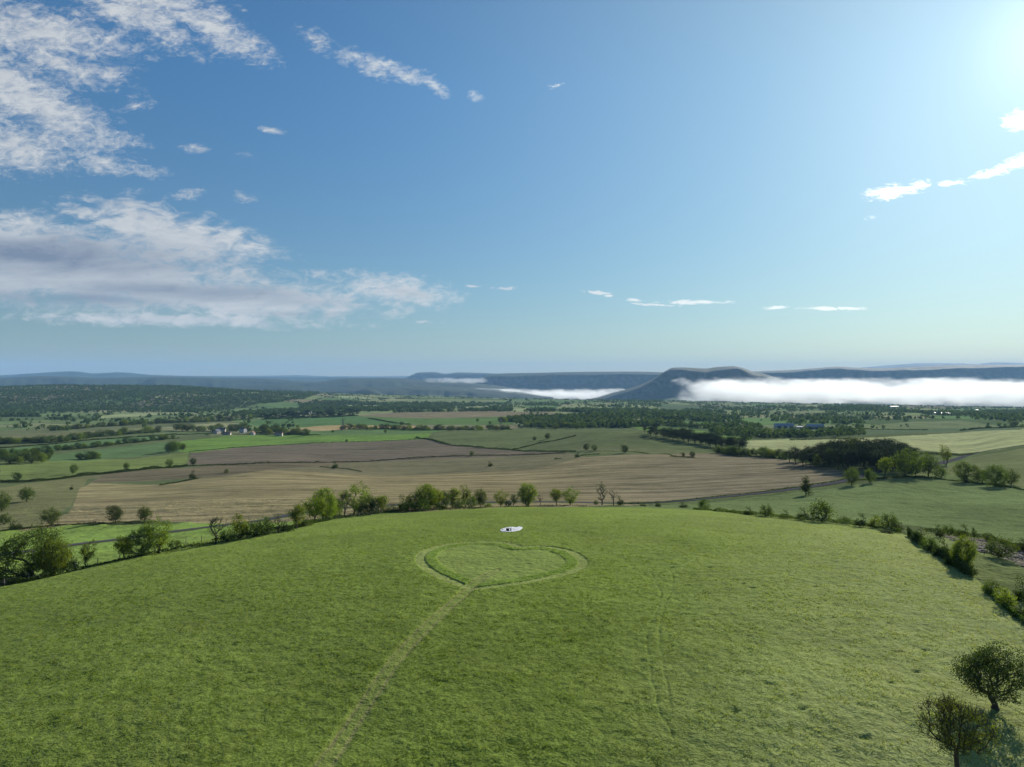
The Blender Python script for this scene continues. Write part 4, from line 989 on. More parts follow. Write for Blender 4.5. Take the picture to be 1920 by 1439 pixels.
# ---------------------------------------------------------------- grass of the meadow
r = np.random.default_rng(9)
def grass():
    VV, TT, CCs = [], [], []
    n = 300000
    d = np.sqrt(r.uniform(38**2, 200**2, n)); keep = r.random(n) < np.clip((62/d)**1.5, 0, 1)*np.clip((195-d)/110, 0, 1); d = d[keep]; n = len(d)
    x = r.uniform(-60, 1980, n); Xp = (x-CX)/F*d; ok = d < db_of(x)-.3; x, d, Xp = x[ok], d[ok], Xp[ok]
    sd = np.where(inpoly(Xp, d, HG), 1, -1)*dist_line(Xp, d, HG, True)
    pd = dist_line(Xp, d, PATH, False)
    mown_ = ((sd > .1) & (sd < 1.65)) | (sd > 3.4) | (pd < .8)
    for T in TRAILS:
        mown_ |= dist_line(Xp, d, T, False) < .16
    mown_ |= ((Xp-SH.x)**2+(d-SH.y)**2 < 9)
    ok = ~mown_; x, d, Xp = x[ok], d[ok], Xp[ok]; n = len(x)
    fx = np.interp(x, xs, np.arange(nx)); fd = np.interp(d, dd, np.arange(nd))
    i, j = np.clip(fd.astype(int), 0, nd-2), np.clip(fx.astype(int), 0, nx-2); a, b_ = fd-i, fx-j
    def samp(A):
        if A.ndim == 3: aa, bb2 = a[:, None], b_[:, None]
        else: aa, bb2 = a, b_
        return (A[i, j]*(1-bb2)+A[i, j+1]*bb2)*(1-aa)+(A[i+1, j]*(1-bb2)+A[i+1, j+1]*bb2)*aa
    z = samp(Z); c = samp(base)
    k = 4
    P = np.stack([Xp, d, z], -1)
    hgt = (.05+.10*r.random(n))*(.4+1.1*vnoise(Xp/2.2, d/1.6, 5))
    V = []
    for q in range(k):
        an = r.random(n)*6.283; w = (.025+.028*r.random(n))*np.clip(d/55, 1, 2.2); l = r.normal(size=(n, 2))*.16
        o = r.normal(size=(n, 2))*.10
        s_, c_ = np.sin(an)*w, np.cos(an)*w
        b0 = P+np.stack([o[:, 0]-c_, o[:, 1]-s_, np.full(n, -.04)], -1); b1 = P+np.stack([o[:, 0]+c_, o[:, 1]+s_, np.full(n, -.04)], -1)
        hq = hgt*(.6+.6*r.random(n))
        tp = P+np.stack([o[:, 0]+l[:, 0], o[:, 1]+l[:, 1], hq], -1)
        V.append(np.stack([b0, b1, tp], 1))
    V = np.stack(V, 1).reshape(-1, 3)
    tone = (1.22+.34*r.random(n))[:, None]*c
    straw = (r.random(n) < .10*(.4+1.4*vnoise(Xp/9, d/7, 14)))[:, None]
    tone = np.where(straw, tone*.5+np.array([.17, .16, .07])*.7, tone)
    Cc = np.repeat(tone, 3*k, 0)
    Fq = np.arange(len(V)).reshape(-1, 3)
    return mesh_np('grass', V, Fq, {'col': Cc})
m, nt = mat('grass_blades'); b = NB(nt)
cA = b.n('ShaderNodeAttribute', attribute_name='col').outputs['Color']
df = b.n('ShaderNodeBsdfDiffuse'); b.l(cA, df.inputs[0]); tr = b.n('ShaderNodeBsdfTranslucent'); b.l(b.mix(1.0, cA, (1.1, 1.1, .6), 'MULTIPLY'), tr.inputs[0])
ms = b.n('ShaderNodeMixShader'); ms.inputs[0].default_value = .45; b.l(df.outputs[0], ms.inputs[1]); b.l(tr.outputs[0], ms.inputs[2]); b.l(ms.outputs[0], b.n('ShaderNodeOutputMaterial').inputs[0])
tag(mk('grass', grass(), m), 'uncut grass tufts standing all over the hilltop meadow', 'grass', kind='stuff')

# ---------------------------------------------------------------- lane
def strip_mesh(L, half, zoff, name, cross=5):
    T = np.gradient(L, axis=0); T /= np.linalg.norm(T, axis=1, keepdims=True); Nn = np.stack([-T[:, 1], T[:, 0]], -1)
    o = np.linspace(-half, half, cross); XY = L[:, None, :]+Nn[:, None, :]*o[None, :, None]
    z = ground(XY[..., 0], XY[..., 1])+zoff+.05*(1-(o/half)**2)[None, :]
    V = np.concatenate([XY, z[..., None]], -1).reshape(-1, 3)
    i = np.arange(cross-1)[None, :]+cross*np.arange(len(L)-1)[:, None]
    return mesh_np(name, V, np.stack([i, i+1, i+1+cross, i+cross], -1).reshape(-1, 4), None, True)
_s = np.hypot(*np.diff(ROAD, axis=0).T); _c = np.concatenate([[0], np.cumsum(_s)]); q = np.arange(0, _c[-1], 1.5)
RL = np.stack([np.interp(q, _c, ROAD[:, 0]), np.interp(q, _c, ROAD[:, 1])], -1)
k5 = np.ones(9)/9; RL = np.stack([np.convolve(np.pad(RL[:, i], 4, mode='edge'), k5, 'valid') for i in range(2)], -1)
tag(mk('road', strip_mesh(RL, 3.0, .14, 'road', 7), M['asphalt']), 'narrow grey asphalt lane between the meadow and the ploughed field', 'road', kind='structure')

# ---------------------------------------------------------------- small builders
def prism(bs, name, mat_, parent=None, faces_extra=None):
    """boxes: list of (x0,x1,y0,y1,z0,z1) in one mesh"""
    V, Q2, off = [], [], 0
    for (x0, x1, y0, y1, z0, z1) in bs:
        V += [(x0,y0,z0),(x1,y0,z0),(x1,y1,z0),(x0,y1,z0),(x0,y0,z1),(x1,y0,z1),(x1,y1,z1),(x0,y1,z1)]
        Q2 += [[off+i for i in f] for f in [(0,3,2,1),(4,5,6,7),(0,1,5,4),(1,2,6,5),(2,3,7,6),(3,0,4,7)]]; off += 8
    return mk(name, mesh_np(name, V, Q2), M[mat_], parent)
def gable(parent, w, l, h, rh, wallm, roofm, ov=.35, name='roof'):
    """walls with gable ends along x (length l), roof slabs with thickness"""
    me = bpy.data.meshes.new('wall'); a, c = l/2, w/2
    V = [(-a,-c,-1),(a,-c,-1),(a,c,-1),(-a,c,-1),(-a,-c,h),(a,-c,h),(a,c,h),(-a,c,h),(-a,0,h+rh),(a,0,h+rh)]
    me.from_pydata(V, [], [(0,1,5,4),(2,3,7,6),(1,2,6,9,5),(3,0,4,8,7),(3,2,1,0)]); me.update()
    mk('wall', me, M[wallm], parent)
    me = bpy.data.meshes.new(name); t = .18; k = rh/c; A = a+ov; Cc = c+ov
    zl = h-ov*k+.03; zt = h+rh+.03
    V = [(-A,-Cc,zl),(A,-Cc,zl),(A,0,zt),(-A,0,zt),(A,Cc,zl),(-A,Cc,zl)]; V += [(x, y, z+t) for x, y, z in V]
    me.from_pydata(V, [], [(0,3,2,1),(3,5,4,2),(6,7,8,9),(9,8,10,11),(0,1,7,6),(4,5,11,10),(1,2,8,7),(2,4,10,8),(3,0,6,9),(5,3,9,11)]); me.update()
    return mk(name, me, M[roofm], parent)
def house(x, y, label, d0, l=10, w=7, h=4.8, rh=2.4, rz=.2, wall='render_wall', roof='tile_roof', wins=3, cat='house'):
    p = hit(x, y, d0); o = empty('house', (p.x, p.y, p.z), rz); tag(o, label, cat, 'houses of the hamlet')
    rf = gable(o, w, l, h, rh, wall, roof)
    prism([(-l*.28-.3, -l*.28+.3, -.35, .35, h+rh*.5, h+rh+1.0)], 'chimney', 'stone', rf)
    for i in range(wins):
        cx = -l/2+(i+.5)*l/wins
        for z0 in ((1.0, 3.2) if h > 4.5 else (1.0,)):
            if i == wins//2 and z0 == 1.0: continue
            f = prism([(cx-.6, cx+.6, -w/2-.06, -w/2+.02, z0, z0+1.2)], 'window', 'white_paint', o)
            prism([(cx-.48, cx+.48, -w/2-.09, -w/2-.03, z0+.12, z0+1.08)], 'pane', 'glass', f)
    cx = -l/2+(wins//2+.5)*l/wins
    prism([(cx-.5, cx+.5, -w/2-.07, -w/2+.02, 0, 2.1)], 'door', 'crate_wood', o)
    return o
def shed(x, y, label, d0, l=40, w=14, h=4.5, rh=2.2, rz=.1, wall='concrete', roof='blue_roof'):
    p = hit(x, y, d0); o = empty('farm_shed', (p.x, p.y, p.z), rz); tag(o, label, 'shed', 'farm buildings scattered over the valley')
    gable(o, w, l, h, rh, wall, roof, .5)
    for i in range(3):
        cx = -l/2+(i+.5)*l/3; prism([(cx-l*.09, cx+l*.09, -w/2-.1, -w/2+.02, 0, h*.8)], 'door', 'steel', o)
    return o
house(407, 814, 'pale gabled house at the left end of the hamlet', 850, 9, 8, 4.6, 3.2, 1.2, roof='slate_roof')
house(425, 816, 'low cream house at the front of the hamlet', 850, 13, 7, 3.0, 2, .1, wins=4)
house(415, 811, 'dark-roofed house behind the cream one in the hamlet', 900, 14, 8, 5, 3, .2, roof='slate_roof')
house(456, 812, 'tall white house with grey roof in the middle of the hamlet', 900, 10, 8, 6.4, 2.6, -.4, wall='white_paint', roof='slate_roof')
house(474, 816, 'small white gabled cottage at the right of the hamlet', 850, 6, 6, 3.4, 2.6, 1.45, wall='white_paint')
house(523, 818, 'cream house half hidden in the copse right of the hamlet', 850, 11, 7, 4.2, 2.2, .1)
shed(547, 776, 'dark-roofed long shed behind the plantation row', 1500, 44, 16, 5, 2.5, .05, roof='slate_roof')
shed(572, 777, 'second grey-roofed shed behind the plantation row', 1500, 26, 14, 5, 2.2, .1, roof='slate_roof')
shed(1470, 803, 'long blue-roofed farm shed, left of the pair among trees', 950, 34, 12, 5.5, 3.0, .02)
shed(1528, 805, 'blue-roofed farm shed, right of the pair among trees', 950, 28, 13, 5.5, 3.2, -.03)
shed(1499, 804, 'small white-roofed farm building between the two blue sheds', 950, 13, 7, 3.2, 1.2, .1, wall='white_paint', roof='pale_roof')
shed(1765, 778, 'bright white-roofed greenhouse hall on the far right slope', 1900, 46, 40, 5, 2.0, .0, wall='white_paint', roof='pale_roof')
shed(1733, 774, 'smaller pale hall left of the bright greenhouse', 2100, 24, 10, 4, 1.5, .0, wall='white_paint', roof='pale_roof')
shed(1831, 772, 'tiny white building near the right edge below the fog', 2300, 12, 9, 6, 2, .3, wall='white_paint', roof='pale_roof')
shed(1641, 764, 'row-like pale roof under the fog bank', 3300, 80, 20, 7, 3, .0, wall='white_paint', roof='pale_roof')
shed(1676, 765, 'small white roof beside the pale one under the fog bank', 3300, 40, 16, 6, 2, .1, wall='white_paint', roof='pale_roof')
# silos
for (x, y, lb) in [(560, 775, 'white rounded silo beside the dark long shed'), (583, 776, 'second white silo behind the plantation row')]:
    p = hit(x, y, 1500); o = empty('silo', p); tag(o, lb, 'silo', 'white silos by the long sheds')
    a = np.linspace(0, 2*math.pi, 17)[:-1]
    P = [([(0, 0, -1), (0, 0, 7)], [2.6, 2.6])]; v, q_ = tubes(P, 16); mk('body', mesh_np('body', v, q_, None, True), M['white_paint'], o)
    P = [([(0, 0, 7), (0, 0, 8.2), (0, 0, 8.9)], [2.7, 1.7, .05])]; v, q_ = tubes(P, 16); mk('dome', mesh_np('dome', v, q_, None, True), M['white_paint'], o)
# pylons
def bars(segs, th, sides=4): return tubes([([a, b_], [th, th]) for a, b_ in segs], sides)
def pylon(x, y, H, label, d0, th=.22, name='pylon', arms=3):
    p = hit(x, y, d0); o = empty(name, p, .35); tag(o, label, 'pylon', 'lattice pylons')
    segs = []; lv = [0, .2, .38, .54, .68, .8, .92]; wd = lambda t: H*(.115*(1-t)**1.3+.018)
    cr = [(-1,-1),(1,-1),(1,1),(-1,1)]
    for i in range(len(lv)-1):
        z0, z1 = lv[i]*H, lv[i+1]*H; w0, w1 = wd(lv[i]), wd(lv[i+1])
        for k_ in range(4):
            a, c = cr[k_], cr[(k_+1) % 4]
            segs += [((a[0]*w0, a[1]*w0, z0), (a[0]*w1, a[1]*w1, z1)), ((a[0]*w0, a[1]*w0, z0), (c[0]*w1, c[1]*w1, z1)), ((c[0]*w0, c[1]*w0, z0), (a[0]*w1, a[1]*w1, z1)), ((a[0]*w1, a[1]*w1, z1), (c[0]*w1, c[1]*w1, z1))]
    segs += [((0, 0, .9*H), (0, 0, H))]
    v, q_ = bars(segs, th); mk('tower', mesh_np('tower', v, q_), M['steel'], o)
    for k_ in range(arms):
        z = H*(.72+.1*k_); L_ = H*(.20, .24, .17)[k_]; s2 = []
        for sgn in (-1, 1): s2 += [((0, -.3, z), (sgn*L_, 0, z)), ((0, .3, z), (sgn*L_, 0, z)), ((0, 0, z+H*.05), (sgn*L_, 0, z))]
        v, q_ = bars(s2, th*.8); mk('crossarm', mesh_np('crossarm', v, q_), M['steel'], o)
    return o
pylon(643, 808, 22, 'lattice pylon standing on the tan strip field left of centre', 900, .13)
pylon(939, 805, 20, 'thin lattice pylon by the tree line right of the upper pasture', 1000, .12)

# ---------------------------------------------------------------- fence along the left of the meadow
fb = []
for x in np.linspace(-40, 735, 120):
    d = float(db_of(x))-.8; fb.append(((x-CX)/F*d, d))
fb = np.array(fb); _s = np.hypot(*np.diff(fb, axis=0).T); _c = np.concatenate([[0], np.cumsum(_s)]); q = np.arange(0, _c[-1], 4.0)
FP = np.stack([np.interp(q, _c, fb[:, 0]), np.interp(q, _c, fb[:, 1])], -1)
o = empty('wire_fence', (FP[0][0], FP[0][1], float(ground(*FP[0])))); tag(o, 'old wire fence on wooden posts along the left edge of the meadow', 'fence')
org = np.array(o.location)
v, q_ = tubes([([(0, 0, -.4), (0.01, 0, .6), (0, 0.01, 1.25), (0, 0, 1.28)], [.07, .065, .06, .01])], 7); pm = mesh_np('post', v, q_, None, True); pm.materials.append(M['post_wood'])
tops = []
for (fx_, fy_) in FP:
    z = float(ground(fx_, fy_)); c = bpy.data.objects.new('post', pm); COL.objects.link(c); c.parent = o; c.location = (fx_-org[0], fy_-org[1], z-org[2]); c.rotation_euler = (random.uniform(-.06, .06), random.uniform(-.06, .06), 0)
    tops.append((fx_-org[0], fy_-org[1], z-org[2]))
tops = np.array(tops)
v, q_ = tubes([(tops+np.array([0, 0, hz_]), np.full(len(tops), .008)) for hz_ in (.4, .75, 1.1)], 4); mk('wire', mesh_np('wire', v, q_), M['wire'], o)
# white marker posts along the lane
for i, (x, y, lb) in enumerate([(21,1034,'white marker post by the lane at the left edge, seen through the big tree'), (359,990,'white marker post by the lane left of the long tree row'), (530,976,'white marker post behind the long tree row, near the pale gate'), (1105,946,'white marker post by the lane on the crest, left of the half-bare tree')]):
    p = hit(x, y, 165); o = empty('marker_post', p); tag(o, lb, 'post', 'white marker posts along the lane')
    v, q_ = tubes([([(0, 0, -.1), (0, 0, 1.0), (0, 0, 1.05)], [.09, .08, .02])], 8); mk('shaft', mesh_np('shaft', v, q_, None, True), M['white_paint'], o)
    v, q_ = tubes([([(0, 0, .78), (0, 0, .92)], [.088, .088])], 8); mk('band', mesh_np('band', v, q_, None, True), M['steel'], o)

# ---------------------------------------------------------------- white heart-shaped sheet and the box on it
pts = catmull([(937.5,995.2),(940,993.0),(945,991.0),(950.5,989.9),(956,989.0),(962,988.9),(966,989.4),(969.3,990.5),(971.5,989.0),(975.5,988.2),(979.6,989.8),(978,992.3),(974,995.0),(966,997.0),(958,998.0),(948,998.2),(941,997.4)], 5)
P2 = [hit(x, y, 80, 200) for x, y in pts]
sx0 = np.mean([p.x for p in P2]); sy0 = np.mean([p.y for p in P2])
zz = [float(ground(p.x, p.y))+.03 for p in P2]; zc_ = float(ground(sx0, sy0))+.05
me = bpy.data.meshes.new('white_sheet'); n = len(P2); V = []
for k_, f_ in enumerate((1.0, .97, .66, .33)):
    for p, z in zip(P2, zz):
        V.append((sx0+(p.x-sx0)*f_, sy0+(p.y-sy0)*f_, z+(zc_-z)*(1-f_)+(.0, .05, .05, .05)[k_]+.025*math.sin(p.x*9+k_)*(k_ > 0)))
V.append((sx0, sy0, zc_+.05)); Fc = []
for k_ in range(3):
    for i in range(n): j = (i+1) % n; Fc.append((k_*n+i, k_*n+j, (k_+1)*n+j, (k_+1)*n+i))
for i in range(n): Fc.append((3*n+i, 3*n+(i+1) % n, 4*n))
me.from_pydata(V, [], Fc); me.update()
tag(mk('white_sheet', me, M['sheet']), 'white heart-shaped sheet spread on the grass above the mown heart', 'sheet')
def slat_box(x, y, w, dp, h, label, n=7):
    p = hit(x, y, 80, 200); z = float(ground(p.x, p.y))+.1
    o = empty('crate', (p.x, p.y, z), .04); tag(o, label, 'crate', 'crates on the white sheet')
    bs = []
    for i in range(n):
        a = -w/2+w*i/n; bs.append((a+.01, a+w/n-.02, -dp/2, -dp/2+.03, 0, h)); bs.append((a+.01, a+w/n-.02, dp/2-.03, dp/2, 0, h))
    prism(bs, 'slats', 'crate_wood', o)
    prism([(-w/2+.01, w/2-.03, -dp/2+.035, dp/2-.035, .02, h*.9)], 'body', 'crate_wood', o)
    prism([(-w/2-.02, w/2+.02, -dp/2-.02, dp/2+.02, h+.003, h+.04)], 'lid', 'crate_wood', o)
slat_box(952.0, 996, .62, .5, .34, 'larger dark slatted crate on the white sheet', 6)
slat_box(957.7, 995.8, .24, .4, .30, 'smaller dark crate touching the larger one on the white sheet', 3)
p = hit(942.3, 994.2, 80, 200); v, q_ = tubes([([(0,0,0),(0,0,.10),(0,0,.13)], [.11,.10,.02])], 10)
o = mk('lantern', mesh_np('lantern', v, q_, None, True), M['crate_wood']); o.location = (p.x, p.y, p.z+.1); tag(o, 'tiny dark pot near the pointed end of the white sheet', 'pot'); o.name = 'pot'

# ---------------------------------------------------------------- stones of the stony patch
r = np.random.default_rng(8); sp_ = []
from mathutils import noise as mn
V, T3, off = [], [], 0
ico = [( -.53,.85,0),(.53,.85,0),(-.53,-.85,0),(.53,-.85,0),(0,-.53,.85),(0,.53,.85),(0,-.53,-.85),(0,.53,-.85),(.85,0,-.53),(.85,0,.53),(-.85,0,-.53),(-.85,0,.53)]
icf = [(0,11,5),(0,5,1),(0,1,7),(0,7,10),(0,10,11),(1,5,9),(5,11,4),(11,10,2),(10,7,6),(7,1,8),(3,9,4),(3,4,2),(3,2,6),(3,6,8),(3,8,9),(4,9,5),(2,4,11),(6,2,10),(8,6,7),(9,8,1)]
ico = np.array(ico)
while len(V) < 900:
    x = r.uniform(1770, 1960); y = r.uniform(1008, 1075)
    if not inpoly(np.array([x]), np.array([y]), [(1765,1004),(1850,1012),(1930,1030),(1960,1050),(1960,1075),(1900,1058),(1860,1040),(1820,1032)])[0]: continue
    p = hit(x, y, 70, 200); s = r.uniform(.08, .32)*np.array([1.6, 1.2, .55])
    V.append(ico*s*(1+.25*r.normal(size=(12, 1)))+np.array([p.x, p.y, p.z+.02])); T3.append(np.array(icf)+off); off += 12
tag(mk('stones', mesh_np('stones', np.concatenate(V), np.concatenate(T3)), M['stone']), 'scattered grey stones of the stony patch behind the steep hedge', 'stones', kind='stuff')

# ---------------------------------------------------------------- fog banks in the valley
def fog(name, label, x0, x1, ytop, ybot, D, depth, dens, ns, seed, rampL, rampR, k=1.0, step=.12):
    """closed body of vapour; its density thins out in uneven wisps towards the outside"""
    k_ = F/D; l0, l1 = (x0-CX)/k_, (x1-CX)/k_; zt, zb = CAMZ-(ytop-HY)/k_, CAMZ-(ybot-HY)/k_; hz_ = (zt-zb)/2; zc = (zt+zb)/2
    mx = hz_*.75
    n = 40; gx_ = np.linspace(l0, l1, n); gy_ = np.linspace(D-depth/2, D+depth/2, 14)
    A, B_ = np.meshgrid(gx_, gy_); e = np.clip(np.minimum((A-l0)/(rampL*.5+1), (l1-A)/(rampR*.5+1)), 0, 1)
    e = np.minimum(e, np.clip((depth/2-np.abs(B_-D))/(depth*.1), 0, 1))
    U = np.stack([A, B_, zc+(hz_+mx)*(.35+.65*e)+8*vnoise(A/200, B_/200, seed)], -1).reshape(-1, 3); Lw = np.stack([A, B_, zc-(hz_+mx*.7)*(.35+.65*e)], -1).reshape(-1, 3)
    i = np.arange(n-1)[None, :]+n*np.arange(13)[:, None]; q = np.stack([i, i+1, i+1+n, i+n], -1).reshape(-1, 4); N = n*14; ed = []
    for j in range(n-1): ed.append((j, N+j, N+j+1, j+1)); ed.append((13*n+j, 13*n+j+1, N+13*n+j+1, N+13*n+j))
    for j in range(13): ed.append((j*n, (j+1)*n, N+(j+1)*n, N+j*n)); ed.append((j*n+n-1, N+j*n+n-1, N+(j+1)*n+n-1, (j+1)*n+n-1))
    Q2 = np.concatenate([q, q[:, ::-1]+N, np.array(ed)])
    mt, nt = mat(name+'_vapour'); b = NB(nt)
    geo = b.n('ShaderNodeNewGeometry'); s = b.n('ShaderNodeSeparateXYZ'); b.l(geo.outputs['Position'], s.inputs[0])
    mp = b.n('ShaderNodeMapping'); mp.inputs['Scale'].default_value = (1/ns, 1/(ns*1.6), 1.9/ns); mp.inputs['Location'].default_value = (seed*3.1, seed*1.7, 0); b.l(geo.outputs['Position'], mp.inputs[0])
    nz = b.noise(mp.outputs[0], 1.0, 5, .62, .4)
    sw = b.math('MULTIPLY', b.math('SUBTRACT', b.noise(geo.outputs['Position'], 1/(ns*2.2), 4, .6, .3), .5), hz_*1.5)
    mz = b.math('SUBTRACT', 1.0, b.math('DIVIDE', b.math('ABSOLUTE', b.math('SUBTRACT', b.math('SUBTRACT', s.outputs[2], sw), zc)), hz_+mx*.3))
    mL = b.math('DIVIDE', b.math('SUBTRACT', s.outputs[0], l0), rampL); mR = b.math('DIVIDE', b.math('SUBTRACT', l1, s.outputs[0]), rampR)
    mD = b.math('DIVIDE', b.math('SUBTRACT', depth/2, b.math('ABSOLUTE', b.math('SUBTRACT', s.outputs[1], D))), depth*.25)
    m_ = b.math('MINIMUM', b.math('MINIMUM', mz, mD), b.math('MINIMUM', mL, mR))
    f = b.math('ADD', m_, b.math('MULTIPLY', b.math('SUBTRACT', nz, .5), 2.0*k))
    f = b.math('MULTIPLY', b.rng(f, .10, .95, 0, 1, True), b.rng(m_, 0, .12, 0, 1))
    pv = b.n('ShaderNodeVolumePrincipled'); pv.inputs['Color'].default_value = (.88, .91, .93, 1); b.l(b.math('MULTIPLY', f, dens), pv.inputs['Density']); pv.inputs['Anisotropy'].default_value = .4
    b.l(pv.outputs[0], b.n('ShaderNodeOutputMaterial').inputs['Volume'])
    mt.cycles.volume_step_rate = step
    return tag(mk(name, mesh_np(name, np.concatenate([U, Lw]), Q2, None, False), mt), label, 'fog', kind='stuff')
fog('fog', 'long bright bank of white fog lying in the valley at the right', 1262, 2250, 713, 756, 6300, 1500, FOGD, 300., 1, 520., 500., 1.9)
fog('fog', 'thin bright fog bank in the valley at the centre of the horizon', 840, 1190, 731, 751, 8200, 1000, FOGD*1.3, 230., 5, 600., 520., 2.0)
fog('fog', 'small wisp of fog before the far flat-topped hills', 795, 915, 709.5, 718, 9300, 600, FOGD*.5, 170., 9, 380., 200., 2.0)
# ---------------------------------------------------------------- air
def box_mesh(name, x0, x1, y0, y1, z0, z1):
    v = [(x0,y0,z0),(x1,y0,z0),(x1,y1,z0),(x0,y1,z0),(x0,y0,z1),(x1,y0,z1),(x1,y1,z1),(x0,y1,z1)]
    f = [(0,3,2,1),(4,5,6,7),(0,1,5,4),(1,2,6,5),(2,3,7,6),(3,0,4,7)]
    return mesh_np(name, v, f)
m, nt = mat('haze_air'); b = NB(nt)
pv = b.n('ShaderNodeVolumePrincipled'); pv.inputs['Color'].default_value = (0.35, 0.62, 1.0, 1); pv.inputs['Density'].default_value = HAZE_D; pv.inputs['Anisotropy'].default_value = 0.0
b.l(pv.outputs[0], b.n('ShaderNodeOutputMaterial').inputs['Volume'])
zmin = min(float(Z.min()), -460)
hz = mk('haze', box_mesh('haze', -42000, 42000, -160, 31500, zmin-41, 640), m)
tag(hz, 'thin blue morning haze filling the whole valley', 'haze', kind='stuff')

# ---------------------------------------------------------------- sky
w = bpy.data.worlds.new('World'); sc.world = w; w.use_nodes = True
nt = w.node_tree; nt.nodes.clear(); b = NB(nt)
sky = b.n('ShaderNodeTexSky', sky_type='NISHITA'); sky.sun_disc = False
sky.sun_elevation = SUN_EL; sky.sun_rotation = SUN_AZ; sky.altitude = 300; sky.air_density = 1.0; sky.dust_density = 0.15; sky.ozone_density = 1.5
tc = b.n('ShaderNodeTexCoord'); dirv = tc.outputs['Generated']
sx = b.n('ShaderNodeSeparateXYZ'); b.l(dirv, sx.inputs[0])
yy = b.math('MAXIMUM', sx.outputs[1], .02)
u = b.math('DIVIDE', sx.outputs[0], yy); v = b.math('DIVIDE', sx.outputs[2], yy)
uv = b.n('ShaderNodeCombineXYZ'); b.l(u, uv.inputs[0]); b.l(v, uv.inputs[1])
zc = b.math('MAXIMUM', b.math('ADD', sx.outputs[2], .03), .01)
pl = b.n('ShaderNodeCombineXYZ'); b.l(b.math('DIVIDE', sx.outputs[0], zc), pl.inputs[0]); b.l(b.math('DIVIDE', sx.outputs[1], zc), pl.inputs[1])
def ell(lst):
    acc = None
    for (x, y, rx, ry, ang, wt) in lst:
        mp = b.n('ShaderNodeMapping', vector_type='TEXTURE')
        mp.inputs['Location'].default_value = ((x-CX)/F, (HY-y)/F, 0); mp.inputs['Rotation'].default_value = (0, 0, math.radians(-ang)); mp.inputs['Scale'].default_value = (rx/F, ry/F, 1)
        b.l(uv.outputs[0], mp.inputs[0])
        g = b.n('ShaderNodeTexGradient', gradient_type='SPHERICAL'); b.l(mp.outputs[0], g.inputs[0])
        t = b.math('MULTIPLY', g.outputs['Fac'], wt)
        acc = t if acc is None else b.math('MAXIMUM', acc, t)
    return acc
BIG = [(120,500,560,120,5,1.3),(420,560,420,62,4,1.1),(330,440,300,66,14,1.05),(40,430,200,50,0,.8),(330,600,520,22,1,1.0),(560,560,230,50,8,1.0)]
MID = [(745,545,160,42,8,1.35),(590,512,40,14,10,.9),(800,560,80,15,10,.8),(60,190,270,80,32,1.4),(130,240,180,55,15,1.1),(10,270,190,75,10,1.3),(190,305,75,32,12,1.1),(275,322,60,18,5,.9),(60,315,110,16,3,.9),
       (250,20,210,60,28,1.25),(400,50,170,44,30,1.3),(300,0,200,60,15,1.1),(80,60,260,75,10,1.25),(120,120,190,45,20,1.05),(200,75,80,30,35,.8),(700,125,62,30,20,1.1),(765,140,70,24,12,1.05),(820,165,36,16,38,1.0),(893,182,22,14,20,.8),(590,75,60,28,35,.75),(655,105,50,26,20,.7),
       (252,200,56,15,-8,.75),(372,279,44,14,3,1.0),(512,245,34,9,10,.85),(462,292,38,10,18,.6),(345,366,50,17,-5,.9),(455,370,36,15,10,.65),(245,362,50,14,0,.6)]
LOW = [(1118,549,36,5,6,1.),(1142,555,14,4,8,.9),(1300,567,95,5.5,0,1.),(1230,572,55,4,3,.8),(1190,563,24,4,5,.8),(1455,577,34,5,-4,.9),(1560,579,82,5,0,1.1),(945,541,36,4.5,0,.8),(885,537,20,4.5,0,.8),(790,604,50,4,0,.7),
       (1670,360,66,19,-8,1.1),(1720,350,36,16,-10,.9),(1785,345,50,10,-8,.6),(1868,322,60,12,-14,1.1),(1920,300,60,18,-18,.95),(1912,225,46,26,-12,1.1),(1637,408,20,6,-10,.6),(1040,162,26,7,-10,.35)]
nA = b.noise(pl.outputs[0], 1.5, 9, .62, .25)
mpb = b.n('ShaderNodeMapping'); mpb.inputs['Scale'].default_value = (12, 34, 1); b.l(uv.outputs[0], mpb.inputs[0])
nB = b.noise(mpb.outputs[0], 1.0, 8, .62, .5)
mpc = b.n('ShaderNodeMapping'); mpc.inputs['Scale'].default_value = (30, 66, 1); mpc.inputs['Rotation'].default_value = (0, 0, .25); b.l(uv.outputs[0], mpc.inputs[0])
nC = b.noise(mpc.outputs[0], 1.0, 8, .66, .7)
mpf = b.n('ShaderNodeMapping'); mpf.inputs['Scale'].default_value = (62, 110, 1); mpf.inputs['Rotation'].default_value = (0, 0, .4); b.l(uv.outputs[0], mpf.inputs[0])
nD = b.noise(mpf.outputs[0], 1.0, 6, .68, .9)
def dens(mask, noise, k, lo, hi):
    return b.rng(b.math('MULTIPLY', b.math('ADD', mask, b.math('MULTIPLY', b.math('SUBTRACT', noise, .5), k)), b.rng(mask, 0, .12, 0, 1)), lo, hi, 0, 1, True)
mB = ell(BIG); mM = ell(MID); mL = ell(LOW)
fB = dens(mB, b.math('ADD', b.math('MULTIPLY', nC, .5), b.math('MULTIPLY', nB, .5)), 3.0, .15, .85); fM = dens(mM, b.math('ADD', b.math('MULTIPLY', nD, .42), b.math('ADD', b.math('MULTIPLY', nC, .36), b.math('MULTIPLY', nB, .22))), 4.4, .12, 1.3); mpe = b.n('ShaderNodeMapping'); mpe.inputs['Scale'].default_value = (48, 150, 1); mpe.inputs['Rotation'].default_value = (0, 0, -.2); b.l(uv.outputs[0], mpe.inputs[0])
fL = dens(b.math('MULTIPLY', mL, 1.25), b.noise(mpe.outputs[0], 1.0, 6, .66, .8), 3.4, .15, 1.0)
alpha = b.math('MULTIPLY', b.math('MAXIMUM', b.math('MAXIMUM', fB, fM), fL), .9)
